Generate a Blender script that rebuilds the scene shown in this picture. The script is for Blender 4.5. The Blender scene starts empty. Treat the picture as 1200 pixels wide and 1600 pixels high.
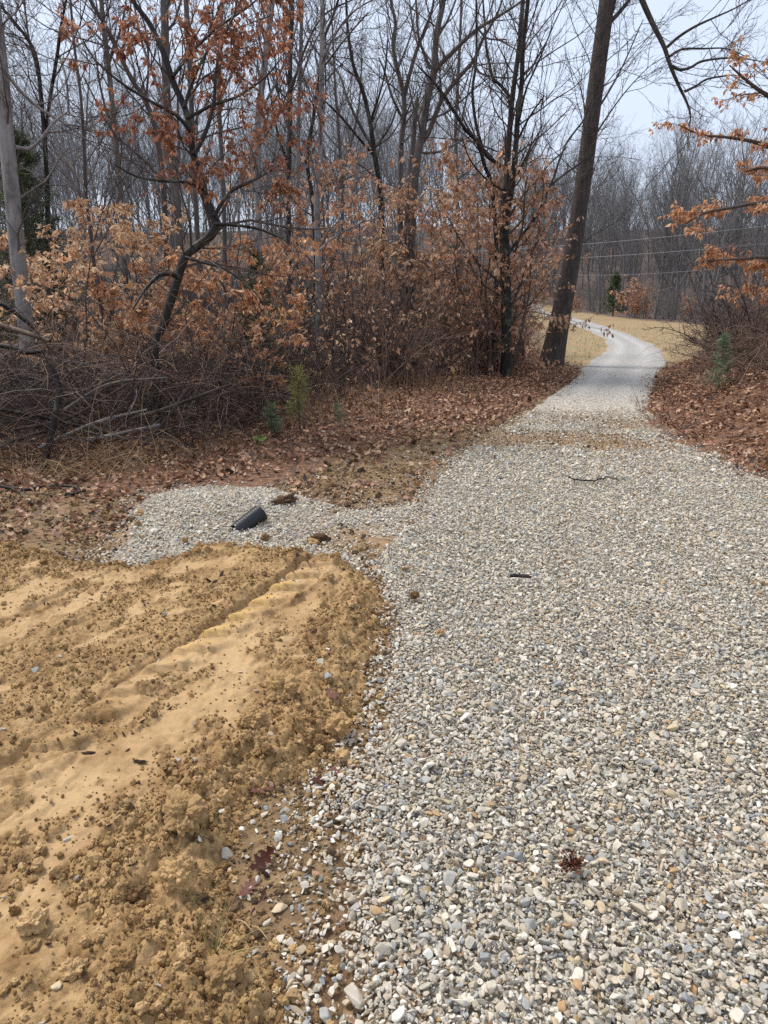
import bpy, math
import numpy as np
from mathutils import Vector

R = math.radians
S = bpy.context.scene
C = S.collection
RNG = np.random.default_rng(7)

# ------------------------------------------------------------------ camera
CAM_H, PITCH, FPX = 1.55, R(16.5), 1109.0
cam_d = bpy.data.cameras.new('camera')
cam_d.sensor_width = 36.0
cam_d.lens = 36.0 * FPX / 1600.0
cam_d.clip_end = 2000.0
cam_d.clip_start = 0.05
cam = bpy.data.objects.new('camera', cam_d)
cam.location = (0, 0, CAM_H)
cam.rotation_euler = (R(90) - PITCH, 0, 0)
C.objects.link(cam)
S.camera = cam

# ------------------------------------------------------------------ sky, sun, exposure
SUN_EL, SUN_AZ = R(58), R(-62)          # behind thin clouds, ahead and to the left
w = bpy.data.worlds.new('World')
S.world = w
w.use_nodes = True
nt = w.node_tree
nt.nodes.clear()
wo = nt.nodes.new('ShaderNodeOutputWorld')
bg = nt.nodes.new('ShaderNodeBackground')
sk = nt.nodes.new('ShaderNodeTexSky')
sk.sky_type = 'NISHITA'
sk.sun_disc = False
sk.sun_elevation = SUN_EL
sk.sun_rotation = SUN_AZ
sk.air_density = 1.0
sk.dust_density = 4.0
sk.ozone_density = 1.0
mx = nt.nodes.new('ShaderNodeMix')
mx.data_type = 'RGBA'
mx.inputs[0].default_value = 0.86       # an overcast layer hides most of the blue
mx.inputs[7].default_value = (3.4, 3.85, 4.65, 1)
nt.links.new(sk.outputs[0], mx.inputs[6])
nt.links.new(mx.outputs[2], bg.inputs[0])
bg.inputs[1].default_value = 0.10
nt.links.new(bg.outputs[0], wo.inputs[0])

sd = bpy.data.lights.new('sun', 'SUN')
sd.energy = 1.5
sd.angle = R(14)
sd.color = (1.0, 0.95, 0.87)
sun = bpy.data.objects.new('sun', sd)
C.objects.link(sun)
to_sun = Vector((math.sin(SUN_AZ) * math.cos(SUN_EL), math.cos(SUN_AZ) * math.cos(SUN_EL), math.sin(SUN_EL)))
sun.rotation_euler = to_sun.to_track_quat('Z', 'Y').to_euler()

S.view_settings.view_transform = 'Standard'
S.view_settings.look = 'None'
S.view_settings.exposure = 1.25
S.view_settings.gamma = 1.0
S.view_settings.use_curve_mapping = False
S.render.engine = 'CYCLES'
S.cycles.max_bounces = 4
S.cycles.diffuse_bounces = 3
S.cycles.glossy_bounces = 2
S.cycles.transmission_bounces = 2
S.cycles.sample_clamp_indirect = 4.0
S.cycles.sample_clamp_direct = 6.0
S.cycles.use_denoising = False


# ------------------------------------------------------------------ helpers: noise, terrain, picture rays
def sstep(a, b, x):
    t = np.clip((np.asarray(x, float) - a) / (b - a), 0, 1)
    return t * t * (3 - 2 * t)


def _hash(ix, iy, seed):
    n = (ix.astype(np.int64) * 374761393 + iy.astype(np.int64) * 668265263 + seed * 1442695041) & 0x7fffffff
    n = ((n ^ (n >> 13)) * 1274126177) & 0x7fffffff
    n = ((n ^ (n >> 16)) * 2246822519) & 0x7fffffff
    return (n & 0xffff) / 65535.0


def vnoise(x, y, seed=0):
    x = np.asarray(x, float); y = np.asarray(y, float)
    ix = np.floor(x); iy = np.floor(y)
    fx = x - ix; fy = y - iy
    fx = fx * fx * (3 - 2 * fx); fy = fy * fy * (3 - 2 * fy)
    a = _hash(ix, iy, seed); b = _hash(ix + 1, iy, seed)
    c = _hash(ix, iy + 1, seed); d = _hash(ix + 1, iy + 1, seed)
    return (a + (b - a) * fx) * (1 - fy) + (c + (d - c) * fx) * fy


def fbm(x, y, f, octv=4, seed=0):
    v = 0; amp = 1; tot = 0
    x = np.asarray(x, float); y = np.asarray(y, float)
    for i in range(octv):
        c, s = math.cos(0.6 * i + seed), math.sin(0.6 * i + seed)
        v = v + amp * vnoise((c * x - s * y) * f, (s * x + c * y) * f, seed + 17 * i)
        tot += amp; amp *= 0.5; f *= 2.03
    return v / tot


def billow(x, y, f, seed=0):
    return np.sqrt(np.abs(2 * vnoise(x * f, y * f, seed) - 1))


def worley(x, y, f, seed=0):              # distance to the nearest scattered point, and that point's own random number
    x = np.asarray(x, float) * f; y = np.asarray(y, float) * f
    ix, iy = np.floor(x), np.floor(y)
    best = np.full(x.shape, 9.0); rid = np.zeros(x.shape)
    for dx in (-1, 0, 1):
        for dy in (-1, 0, 1):
            cx, cy = ix + dx, iy + dy
            d = np.hypot(cx + _hash(cx, cy, seed) - x, cy + _hash(cx, cy, seed + 5) - y)
            k = d < best
            best = np.where(k, d, best); rid = np.where(k, _hash(cx, cy, seed + 9), rid)
    return best, rid


def lumps(x, y, f, seed):
    d, r = worley(x, y, f, seed)
    return np.sqrt(np.maximum(0, 1 - (d / 0.75) ** 2)) * (0.25 + 0.75 * r)


def ray(u, v):
    xc, yc = (u - 600.0) / FPX, (800.0 - v) / FPX
    return np.array([xc, math.cos(PITCH) + yc * math.sin(PITCH), -math.sin(PITCH) + yc * math.cos(PITCH)])


def P(u, v, d):                          # the point at distance d ahead that the picture shows at (u, v)
    r = ray(u, v)
    return np.array([0, 0, CAM_H]) + r * (d / r[1])


def base_h(x, y):
    return 0.01 * np.maximum(0, np.asarray(y, float) - 25)


def G(u, v):                             # the ground point the picture shows at (u, v)
    r = ray(u, v)
    s = CAM_H / max(1e-4, -r[2])
    lo, hi = 0.0, 260.0
    for _ in range(50):
        m = 0.5 * (lo + hi)
        if CAM_H + r[2] * m > base_h(r[0] * m, r[1] * m): lo = m
        else: hi = m
    return np.array([r[0] * lo, r[1] * lo])


def poly(pix, extra=()):
    return np.array([G(u, v) for u, v in pix] + [np.array(e, float) for e in extra])


def sdist(x, y, pg):                     # signed distance to a polygon, positive inside
    x = np.asarray(x, float); y = np.asarray(y, float)
    best = np.full(x.shape, 1e18); ins = np.zeros(x.shape, bool)
    n = len(pg)
    for i in range(n):
        ax, ay = pg[i]; bx, by = pg[(i + 1) % n]
        dx, dy = bx - ax, by - ay
        t = np.clip(((x - ax) * dx + (y - ay) * dy) / (dx * dx + dy * dy + 1e-12), 0, 1)
        best = np.minimum(best, (x - ax - t * dx) ** 2 + (y - ay - t * dy) ** 2)
        cond = ((ay > y) != (by > y)) & (x < (bx - ax) * (y - ay) / (by - ay + 1e-12) + ax)
        ins ^= cond
    return np.where(ins, 1, -1) * np.sqrt(best)


LEFT_PX = [(440, 1700), (478, 1500), (495, 1380), (505, 1260), (550, 1150), (580, 1060), (595, 980), (588, 910), (575, 880),
           (605, 840), (640, 800), (660, 760), (700, 712), (750, 682), (805, 652), (850, 628), (882, 603), (907, 584),
           (912, 572), (935, 555), (952, 540), (945, 530), (920, 517), (892, 507), (860, 496), (837, 487.5)]
RIGHT_PX = [(835, 483.5), (860, 489), (890, 495), (920, 502), (950, 511), (987, 525), (1020, 540), (1040, 557), (1040, 570),
            (1027, 585), (1017, 612), (1012, 640), (1028, 662), (1058, 682), (1105, 708), (1160, 731), (1200, 748)]
ROAD = poly(LEFT_PX + RIGHT_PX, [(3.9, 5.4), (5.0, 3.0), (5.5, 0.0), (5.0, -3), (-0.6, -3)])
PATCH = poly([(150, 888), (185, 850), (215, 805), (235, 775), (330, 760), (430, 763), (490, 788), (560, 800), (650, 790), (640, 840),
              (600, 885), (530, 886), (430, 872), (300, 872), (250, 893), (190, 897)])
MUD = poly([(-60, 838), (60, 872), (130, 893), (200, 898), (250, 886), (300, 862), (360, 858), (420, 862), (480, 875), (545, 882), (585, 935),
            (592, 985), (565, 1040), (560, 1090), (545, 1155), (480, 1200), (410, 1225), (370, 1290), (350, 1340), (345, 1420),
            (385, 1500), (420, 1580), (440, 1700)], [(-0.4, 0.2), (-4.6, 0.2), (-4.6, 3.9)])
EDGE_L = np.array([G(u, v) for u, v in LEFT_PX if v > 480])
BANKLINE = np.array([(4.6, 2.0), (3.75, 5.2)] + [tuple(G(u, v)) for u, v in [(1200, 748), (1105, 708), (1058, 682), (1028, 662), (1012, 640), (1017, 612), (1030, 590), (1048, 568)]] + [(9.4, 24.0), (14, 34)])


def bank_off(x, y):                      # how far a point lies to the right of the road's right edge
    xe = np.interp(y, BANKLINE[:, 1], BANKLINE[:, 0])
    return np.asarray(x, float) - xe


def hill_h(x, y):
    x = np.asarray(x, float); y = np.asarray(y, float)
    r = np.hypot(x, y)
    side = sstep(-0.05, 0.3, x / np.maximum(y, 1))
    start = 38 + 42 * side
    return (13 + 2 * np.sin(x * 0.03)) * sstep(0, 95, r - start) * sstep(-10, 20, y)


def H(x, y):
    x = np.asarray(x, float); y = np.asarray(y, float)
    z = base_h(x, y) + hill_h(x, y)
    b = bank_off(x, y)
    z = z + (0.55 * sstep(0.0, 1.7, b) + 0.25 * sstep(1.5, 5, b)) * (1 - sstep(15, 24, y))
    rough = sstep(0, 0.6, -sdist(x, y, ROAD))
    z = z + rough * (0.05 * (fbm(x, y, 0.8, 3, 3) - 0.5) + 0.03 * (fbm(x, y, 4.0, 3, 5) - 0.5) + 0.022 * (fbm(x, y, 16.0, 3, 9) - 0.5))
    return z


# ------------------------------------------------------------------ helpers: meshes and objects
def mesh_np(name, V, F, mats=(), smooth=True, attrs=None):
    """V (n,3); F list of integer arrays (k,3) or (k,4)."""
    if not isinstance(F, (list, tuple)): F = [F]
    F = [np.asarray(f, np.int32) for f in F if len(f)]
    me = bpy.data.meshes.new(name)
    V = np.asarray(V, np.float32)
    me.vertices.add(len(V)); me.vertices.foreach_set('co', V.ravel())
    tot = sum(f.size for f in F); npoly = sum(len(f) for f in F)
    me.loops.add(tot); me.loops.foreach_set('vertex_index', np.concatenate([f.ravel() for f in F]))
    me.polygons.add(npoly)
    cnt = np.concatenate([np.full(len(f), f.shape[1], np.int32) for f in F])
    st = np.zeros(npoly, np.int32); st[1:] = np.cumsum(cnt)[:-1]
    me.polygons.foreach_set('loop_start', st)
    me.polygons.foreach_set('use_smooth', np.full(npoly, smooth, bool))
    for k, v in (attrs or {}).items():
        a = me.attributes.new(k, 'FLOAT', 'POINT'); a.data.foreach_set('value', np.asarray(v, np.float32))
    for m in mats: me.materials.append(m)
    me.update(calc_edges=True)
    return me


def obj(name, me, parent=None, loc=None, kind=None, label=None, cat=None, group=None):
    o = bpy.data.objects.new(name, me); C.objects.link(o)
    if parent is not None: o.parent = parent
    if loc is not None: o.location = [float(q) for q in loc]
    if kind: o['kind'] = kind
    if label: o['label'] = label
    if cat: o['category'] = cat
    if group: o['group'] = group
    return o


def copy_thing(root, loc, rz=0.0, sc=1.0, label=None, group=None):
    def rec(o, par):
        c = o.copy(); C.objects.link(c)
        if par is not None: c.parent = par
        for ch in children_of.get(o.name, []): rec(ch, c)
        return c
    r = rec(root, None)
    r.location = [float(q) for q in loc]; r.rotation_euler = (0, 0, rz); r.scale = (sc, sc, sc)
    if label: r['label'] = label
    if group: r['group'] = group
    return r


children_of = {}


def child(parent, name, me, kind=None, label=None):
    o = obj(name, me, parent, kind=kind, label=label)
    children_of.setdefault(parent.name, []).append(o)
    return o


def grid_mesh(name, xs, ys, zf, mats, keep=None, attrs=None):
    X, Y = np.meshgrid(xs, ys)
    Z = zf(X, Y)
    nx, ny = len(xs), len(ys)
    idx = np.arange(nx * ny).reshape(ny, nx)
    F = np.stack([idx[:-1, :-1], idx[:-1, 1:], idx[1:, 1:], idx[1:, :-1]], -1).reshape(-1, 4)
    V = np.stack([X.ravel(), Y.ravel(), Z.ravel()], -1)
    at = {k: f(X.ravel(), Y.ravel()) for k, f in (attrs or {}).items()}
    if keep is not None:
        kp = keep(X.ravel(), Y.ravel())
        F = F[kp[F].all(1)]
        used = np.unique(F); mp = np.full(len(V), -1); mp[used] = np.arange(len(used))
        V = V[used]; F = mp[F]; at = {k: a[used] for k, a in at.items()}
    return mesh_np(name, V, F, mats, True, at)


def tubes(pts, rad, sides=3):
    """pts (N,P,3), rad (N,P): N tapered tubes -> V, F."""
    N, Pn, _ = pts.shape
    tan = np.empty_like(pts)
    tan[:, 1:-1] = pts[:, 2:] - pts[:, :-2]; tan[:, 0] = pts[:, 1] - pts[:, 0]; tan[:, -1] = pts[:, -1] - pts[:, -2]
    tan /= np.linalg.norm(tan, axis=-1, keepdims=True) + 1e-9
    mean = tan.mean(1)
    ref = np.where(np.abs(mean[:, 2:3]) > 0.8, np.array([[1.0, 0.13, 0.0]]), np.array([[0.11, 0.2, 1.0]]))[:, None, :]
    a = np.cross(tan, ref); a /= np.linalg.norm(a, axis=-1, keepdims=True) + 1e-9
    b = np.cross(tan, a)
    th = np.arange(sides) * 2 * math.pi / sides
    ring = (a[:, :, None, :] * np.cos(th)[None, None, :, None] + b[:, :, None, :] * np.sin(th)[None, None, :, None]) * rad[:, :, None, None]
    V = (pts[:, :, None, :] + ring).reshape(-1, 3)
    idx = np.arange(N * Pn * sides).reshape(N, Pn, sides)
    nx = np.roll(idx, -1, axis=2)
    F = np.stack([idx[:, :-1], nx[:, :-1], nx[:, 1:], idx[:, 1:]], -1).reshape(-1, 4)
    return V, F


class Geo:
    def __init__(s): s.V = []; s.F = []; s.n = 0; s.a = []
    def add(s, V, F, a=None):
        s.V.append(V); s.F.append(F + s.n); s.n += len(V)
        s.a.append(np.full(len(V), 0.5) if a is None else a)
    def build(s, name, mats, smooth=True):
        by = {}
        for f in s.F: by.setdefault(f.shape[1], []).append(f)
        return mesh_np(name, np.concatenate(s.V), [np.concatenate(v) for v in by.values()], mats, smooth, {'rnd': np.concatenate(s.a)})


def resample(pp, n):
    """Catmull-Rom through control rows (k, 4: x y z r) -> n rows."""
    pp = np.asarray(pp, float)
    q = np.vstack([2 * pp[0] - pp[1], pp, 2 * pp[-1] - pp[-2]])
    k = len(pp) - 1
    t = np.linspace(0, k, n); i = np.minimum(t.astype(int), k - 1); f = (t - i)[:, None]
    p0, p1, p2, p3 = q[i], q[i + 1], q[i + 2], q[i + 3]
    return 0.5 * (2 * p1 + (p2 - p0) * f + (2 * p0 - 5 * p1 + 4 * p2 - p3) * f ** 2 + (3 * p1 - p0 - 3 * p2 + p3) * f ** 3)


def sprout(pts, rad, n, t0, t1, ang, ang_sd, length, len_sd, rr, rmin, Pn, wig, trop, rng, taper=0.6, flat=0.0):
    """n children on each of N parent paths. length: array (N,) or a number (metres)."""
    N, Pp, _ = pts.shape
    M = N * n
    if M == 0: return np.zeros((0, Pn, 3)), np.zeros((0, Pn))
    t = (t0 + (t1 - t0) * (np.tile((np.arange(n) + 0.5) / n, (N, 1)) + rng.uniform(-0.5, 0.5, (N, n)) / n)).reshape(-1)
    pi = np.repeat(np.arange(N), n)
    s = np.clip(t, 0, 0.999) * (Pp - 1); i = s.astype(int); f = (s - i)[:, None]
    p = pts[pi, i] * (1 - f) + pts[pi, i + 1] * f
    tn = pts[pi, i + 1] - pts[pi, i]; tn /= np.linalg.norm(tn, axis=1, keepdims=True) + 1e-9
    pr = rad[pi, i] * (1 - f[:, 0]) + rad[pi, i + 1] * f[:, 0]
    rv = rng.normal(size=(M, 3)); rv[:, 2] *= (1 - flat)
    pe = rv - (rv * tn).sum(1, keepdims=True) * tn; pe /= np.linalg.norm(pe, axis=1, keepdims=True) + 1e-9
    if flat: pe[:, 2] *= (1 - flat); pe /= np.linalg.norm(pe, axis=1, keepdims=True) + 1e-9
    a = R(ang) + R(ang_sd) * rng.normal(size=M)
    d = np.cos(a)[:, None] * tn + np.sin(a)[:, None] * pe
    L = (np.asarray(length)[pi] if np.ndim(length) else length) * np.exp(len_sd * rng.normal(size=M)) * (1.0 - 0.45 * t)
    out = np.empty((M, Pn, 3)); out[:, 0] = p
    st = L / (Pn - 1)
    for k in range(1, Pn):
        d = d + wig * rng.normal(size=(M, 3)); d[:, 2] += trop
        d /= np.linalg.norm(d, axis=1, keepdims=True) + 1e-9
        out[:, k] = out[:, k - 1] + d * st[:, None]
    r0 = np.maximum(np.minimum(pr * rr, 0.002 + 0.013 * L), rmin)
    ra = r0[:, None] * (1 - taper * np.linspace(0, 1, Pn)[None, :])
    return out, np.maximum(ra, rmin * 0.6)


def path_len(p): return np.linalg.norm(np.diff(p, axis=1), axis=2).sum(1)


def leaf_quads(pos, axis, size, rng, width=0.23, fold=0.07):
    N = len(pos)
    a = axis / (np.linalg.norm(axis, axis=1, keepdims=True) + 1e-9)
    rv = rng.normal(size=(N, 3)); n = rv - (rv * a).sum(1, keepdims=True) * a; n /= np.linalg.norm(n, axis=1, keepdims=True) + 1e-9
    s = np.cross(a, n); z = size[:, None]
    cur = rng.uniform(-0.18, 0.25, (N, 1))
    V = np.stack([pos, pos + z * (0.45 * a + width * s + fold * n), pos + z * (a + cur * n), pos + z * (0.45 * a - width * s + fold * n), pos + z * (0.5 * a - 0.5 * fold * n)], 1).reshape(-1, 3)
    b = (np.arange(N) * 5)[:, None]
    F = np.concatenate([b + np.array([[0, 1, 2, 4]]), b + np.array([[0, 4, 2, 3]])])
    return V, F, np.repeat(rng.uniform(0, 1, N), 5)


def leaves_on(tw, rng, per, size, droop=1.0, spread=0.012, keep=None):
    """leaves hung along twig paths (N,P,3)"""
    N, Pn, _ = tw.shape
    pi = np.repeat(np.arange(N), per)
    s = rng.uniform(0.15, 0.999, len(pi)) * (Pn - 1); i = s.astype(int); f = (s - i)[:, None]
    p = tw[pi, i] * (1 - f) + tw[pi, i + 1] * f + rng.normal(0, spread, (len(pi), 3)) * [1, 1, 0.4]
    d = tw[pi, i + 1] - tw[pi, i]; d /= np.linalg.norm(d, axis=1, keepdims=True) + 1e-9
    ax = 0.55 * d + 0.55 * rng.normal(size=p.shape); ax[:, 2] -= droop
    return leaf_quads(p, ax, size * np.exp(0.25 * rng.normal(size=len(p))), rng)


# ------------------------------------------------------------------ materials
def lin(c): return tuple(((q / 255.0) / 12.92 if q / 255.0 <= 0.04045 else ((q / 255.0 + 0.055) / 1.055) ** 2.4) for q in c) + (1.0,)


class Mat:
    def __init__(s, name, rough=0.9, spec=0.3):
        s.m = bpy.data.materials.new(name); s.m.use_nodes = True
        s.t = s.m.node_tree; s.t.nodes.clear()
        s.out = s.n('ShaderNodeOutputMaterial'); s.b = s.n('ShaderNodeBsdfPrincipled')
        s.b.inputs['Roughness'].default_value = rough
        s.b.inputs['Specular IOR Level'].default_value = spec
        s.l(s.b.outputs[0], s.out.inputs[0])
    def n(s, t, **k):
        q = s.t.nodes.new(t)
        for a, v in k.items(): setattr(q, a, v)
        return q
    def l(s, a, b): s.t.links.new(a, b)
    def coord(s, kind='Object', scale=None):
        c = s.n('ShaderNodeTexCoord').outputs[kind]
        if scale is None: return c
        mp = s.n('ShaderNodeMapping'); mp.inputs['Scale'].default_value = scale
        s.l(c, mp.inputs[0]); return mp.outputs[0]
    def noise(s, vec, scale, detail=4, rough=0.6):
        q = s.n('ShaderNodeTexNoise'); q.inputs['Scale'].default_value = scale; q.inputs['Detail'].default_value = detail; q.inputs['Roughness'].default_value = rough
        s.l(vec, q.inputs['Vector']); return q.outputs[0]
    def ramp(s, fac, stops, const=False):
        q = s.n('ShaderNodeValToRGB'); e = q.color_ramp.elements
        if const: q.color_ramp.interpolation = 'CONSTANT'
        while len(e) < len(stops): e.new(0.5)
        for i, (p, c) in enumerate(stops):
            e[i].position = p; e[i].color = c if len(c) == 4 and max(c) <= 1.0 else lin(c)
        s.l(fac, q.inputs[0]); return q.outputs[0]
    def mix(s, fac, a, b, mode='MIX'):
        q = s.n('ShaderNodeMix'); q.data_type = 'RGBA'; q.blend_type = mode
        for v, i in ((fac, 0), (a, 6), (b, 7)):
            if hasattr(v, 'is_linked'): s.l(v, q.inputs[i])
            elif i == 0: q.inputs[0].default_value = v
            else: q.inputs[i].default_value = v if max(v) <= 1.0 and len(v) == 4 else lin(v)
        return q.outputs[2]
    def math(s, op, a, b=0.0):
        q = s.n('ShaderNodeMath'); q.operation = op
        for v, i in ((a, 0), (b, 1)):
            if hasattr(v, 'is_linked'): s.l(v, q.inputs[i])
            else: q.inputs[i].default_value = v
        return q.outputs[0]
    def attr(s, name): q = s.n('ShaderNodeAttribute'); q.attribute_name = name; return q.outputs['Fac']
    def rnd(s): return s.n('ShaderNodeObjectInfo').outputs['Random']
    def color(s, c): s.l(c, s.b.inputs['Base Color']) if hasattr(c, 'is_linked') else setattr(s.b.inputs['Base Color'], 'default_value', lin(c)); return s
    def bump(s, h, strength=0.5, dist=0.02):
        q = s.n('ShaderNodeBump'); q.inputs['Strength'].default_value = strength; q.inputs['Distance'].default_value = dist
        s.l(h, q.inputs['Height']); s.l(q.outputs[0], s.b.inputs['Normal']); return s
    def translucent(s, col, amt):
        tr = s.n('ShaderNodeBsdfTranslucent'); s.l(col, tr.inputs[0])
        m = s.n('ShaderNodeMixShader'); m.inputs[0].default_value = amt
        s.l(s.b.outputs[0], m.inputs[1]); s.l(tr.outputs[0], m.inputs[2]); s.l(m.outputs[0], s.out.inputs[0]); return s


def bark(name, dark, light, scale=9.0, patch=None, rough=0.85):
    m = Mat(name, rough)
    v = m.coord('Object', (1, 1, 0.22))
    n = m.noise(v, scale, 6, 0.7)
    c = m.ramp(n, [(0.3, dark), (0.7, light)])
    if patch:
        n2 = m.noise(m.coord('Object', (1, 1, 0.6)), 5.0, 5, 0.65)
        f = m.ramp(n2, [(0.52, (0, 0, 0, 1)), (0.62, (1, 1, 1, 1))])
        c = m.mix(m.math('MULTIPLY', f, 0.65), c, patch)
    m.color(c); m.bump(n, 0.7, 0.02)
    return m.m


def leafmat(name, stops, tr=0.5, rough=0.6):
    m = Mat(name, rough, 0.35)
    c = m.ramp(m.attr('rnd'), stops)
    m.color(c); m.translucent(c, tr)
    return m.m


STONE_STOPS = [(0.0, (200, 190, 174)), (0.14, (216, 207, 192)), (0.28, (184, 177, 164)), (0.39, (205, 191, 169)), (0.50, (222, 215, 202)), (0.60, (176, 174, 168)),
               (0.70, (195, 182, 162)), (0.775, (160, 162, 163)), (0.81, (209, 189, 157)), (0.85, (232, 227, 217)), (0.90, (176, 160, 138)), (0.955, (130, 132, 134)), (0.972, (188, 155, 115)), (0.989, (138, 109, 87))]


def stone_mat(name, dusty=0.0):
    m = Mat(name, 0.8, 0.3)
    c = m.ramp(m.rnd(), STONE_STOPS, True)
    n = m.noise(m.coord('Object'), 2.2, 5, 0.65)
    c = m.mix(0.6, c, m.ramp(n, [(0.25, (170, 166, 158)), (0.75, (255, 253, 248))]), 'MULTIPLY')
    if dusty: c = m.mix(dusty, c, (168, 140, 108))
    m.color(c); m.bump(m.noise(m.coord('Object'), 6.0, 4, 0.7), 0.4, 0.004)
    return m.m


M_STONE = stone_mat('gravel_stone')
M_STONE_D = stone_mat('dusty_gravel_stone', 0.25)


def mk_gravel_bed():
    m = Mat('gravel_bed', 0.9)
    v = m.coord('Object')
    vo = m.n('ShaderNodeTexVoronoi'); vo.inputs['Scale'].default_value = 34; vo.inputs['Randomness'].default_value = 1
    m.l(v, vo.inputs['Vector'])
    sp = m.n('ShaderNodeSeparateColor'); m.l(vo.outputs['Color'], sp.inputs[0])
    c = m.ramp(sp.outputs[0], STONE_STOPS, True)
    e = m.ramp(vo.outputs['Distance'], [(0.35, (255, 255, 255)), (0.75, (90, 84, 76))])
    c = m.mix(0.8, c, e, 'MULTIPLY')
    n = m.noise(v, 0.9, 5, 0.6)
    f = m.math('MULTIPLY', m.ramp(n, [(0.45, (0, 0, 0, 1)), (0.68, (1, 1, 1, 1))]), m.attr('dirt'))
    c = m.mix(f, c, (122, 98, 74))
    c = m.mix(m.math('MULTIPLY', m.attr('near'), 0.75), c, (150, 140, 124))
    old = m.mix(m.math('MULTIPLY', m.attr('track'), 0.7), m.ramp(m.noise(v, 12.0, 6, 0.75), [(0.3, (118, 118, 118)), (0.7, (166, 165, 163))]), (178, 177, 174))
    c = m.mix(m.math('MULTIPLY', m.attr('old'), 0.65), c, old)
    c = m.mix(m.attr('bare'), c, m.ramp(m.noise(v, 16.0, 5, 0.7), [(0.3, (104, 82, 58)), (0.7, (158, 128, 94))]))
    m.color(c); m.bump(vo.outputs['Distance'], -0.8, 0.015)
    return m.m


def mk_ground():
    m = Mat('forest_ground', 0.92)
    v = m.coord('Object')
    n1 = m.noise(v, 9.0, 6, 0.7); n2 = m.noise(v, 1.3, 5, 0.6); n3 = m.noise(v, 40.0, 4, 0.6)
    litter = m.ramp(n1, [(0.25, (58, 46, 38)), (0.45, (104, 78, 60)), (0.6, (136, 100, 76)), (0.75, (92, 70, 56))])
    grass = m.mix(m.ramp(n2, [(0.50, (0, 0, 0, 1)), (0.66, (1, 1, 1, 1))]), (168, 142, 107), (146, 143, 102))
    grass = m.mix(0.5, grass, m.ramp(n3, [(0.3, (150, 150, 150)), (0.7, (255, 255, 255))]), 'MULTIPLY')
    soil = m.ramp(m.noise(v, 14.0, 6, 0.7), [(0.3, (78, 62, 46)), (0.5, (124, 101, 73)), (0.7, (154, 128, 94))])
    litter = m.mix(m.attr('deep'), litter, m.mix(0.6, litter, (92, 86, 84)))  # litter colour greyed with distance, a painted stand-in for haze
    c = m.mix(m.attr('field'), litter, grass)
    c = m.mix(m.attr('soil'), c, soil)
    m.color(c)
    m.bump(m.math('ADD', n1, m.math('MULTIPLY', n3, 0.5)), 0.8, 0.03)
    return m.m


def mk_mud():
    m = Mat('ochre_clay', 0.85, 0.25)
    v = m.coord('Object')
    n1 = m.noise(v, 2.2, 5, 0.6); n2 = m.noise(v, 22.0, 6, 0.7); n3 = m.noise(v, 90.0, 4, 0.7)
    c = m.ramp(n2, [(0.30, (116, 90, 58)), (0.5, (162, 131, 90)), (0.70, (184, 153, 110))])  # crumbly clay; dark end paints shade of the pits along with damp soil
    smooth = m.ramp(n1, [(0.3, (174, 143, 102)), (0.7, (187, 157, 117))])
    c = m.mix(m.math('MULTIPLY', m.attr('smooth'), 0.75), c, smooth)
    c = m.mix(m.attr('yellow'), c, (206, 168, 98))
    c = m.mix(m.ramp(m.noise(v, 5.0, 5, 0.65), [(0.58, (0, 0, 0, 1)), (0.74, (1, 1, 1, 1))]), c, m.mix(0.5, c, (118, 84, 54)))
    wet = m.ramp(m.noise(v, 3.1, 6, 0.7), [(0.50, (255, 255, 255)), (0.66, (190, 172, 150))])
    c = m.mix(0.8, c, wet, 'MULTIPLY')
    m.color(c)
    hh = m.math('ADD', n2, m.math('MULTIPLY', n3, 0.45))
    q = m.n('ShaderNodeBump'); q.inputs['Distance'].default_value = 0.012
    m.l(m.math('SUBTRACT', 0.95, m.math('MULTIPLY', m.attr('smooth'), 0.45)), q.inputs['Strength'])
    m.l(hh, q.inputs['Height']); m.l(q.outputs[0], m.b.inputs['Normal'])
    return m.m


def mk_clod():
    m = Mat('clay_clod', 0.9, 0.2)
    c = m.ramp(m.rnd(), [(0.0, (112, 86, 56)), (0.18, (146, 116, 76)), (0.45, (178, 146, 101)), (0.78, (196, 164, 118)), (0.9, (158, 128, 88)), (1.0, (104, 80, 56))])
    n = m.noise(m.coord('Object'), 5.0, 5, 0.7)
    c = m.mix(0.5, c, m.ramp(n, [(0.3, (190, 180, 170)), (0.7, (255, 255, 255))]), 'MULTIPLY')
    m.color(c); m.bump(m.noise(m.coord('Object'), 9.0, 5, 0.7), 0.8, 0.003)
    return m.m


def mk_litter():
    m = Mat('fallen_leaf', 0.55, 0.4)
    c = m.ramp(m.rnd(), [(0.0, (70, 52, 44)), (0.15, (110, 80, 62)), (0.35, (160, 114, 84)), (0.55, (186, 142, 108)), (0.75, (204, 170, 142)), (0.88, (150, 98, 70)), (1.0, (58, 46, 44))])
    n = m.noise(m.coord('Object'), 6.0, 3, 0.6)
    c = m.mix(0.5, c, m.ramp(n, [(0.3, (150, 140, 130)), (0.7, (255, 255, 255))]), 'MULTIPLY')
    m.color(c); m.translucent(c, 0.15)
    return m.m


def plain(name, stops, scale=8.0, rough=0.8, spec=0.3, bump=0.4):
    m = Mat(name, rough, spec)
    n = m.noise(m.coord('Object'), scale, 5, 0.65)
    m.color(m.ramp(n, stops)); m.bump(n, bump, 0.01)
    return m.m


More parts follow.
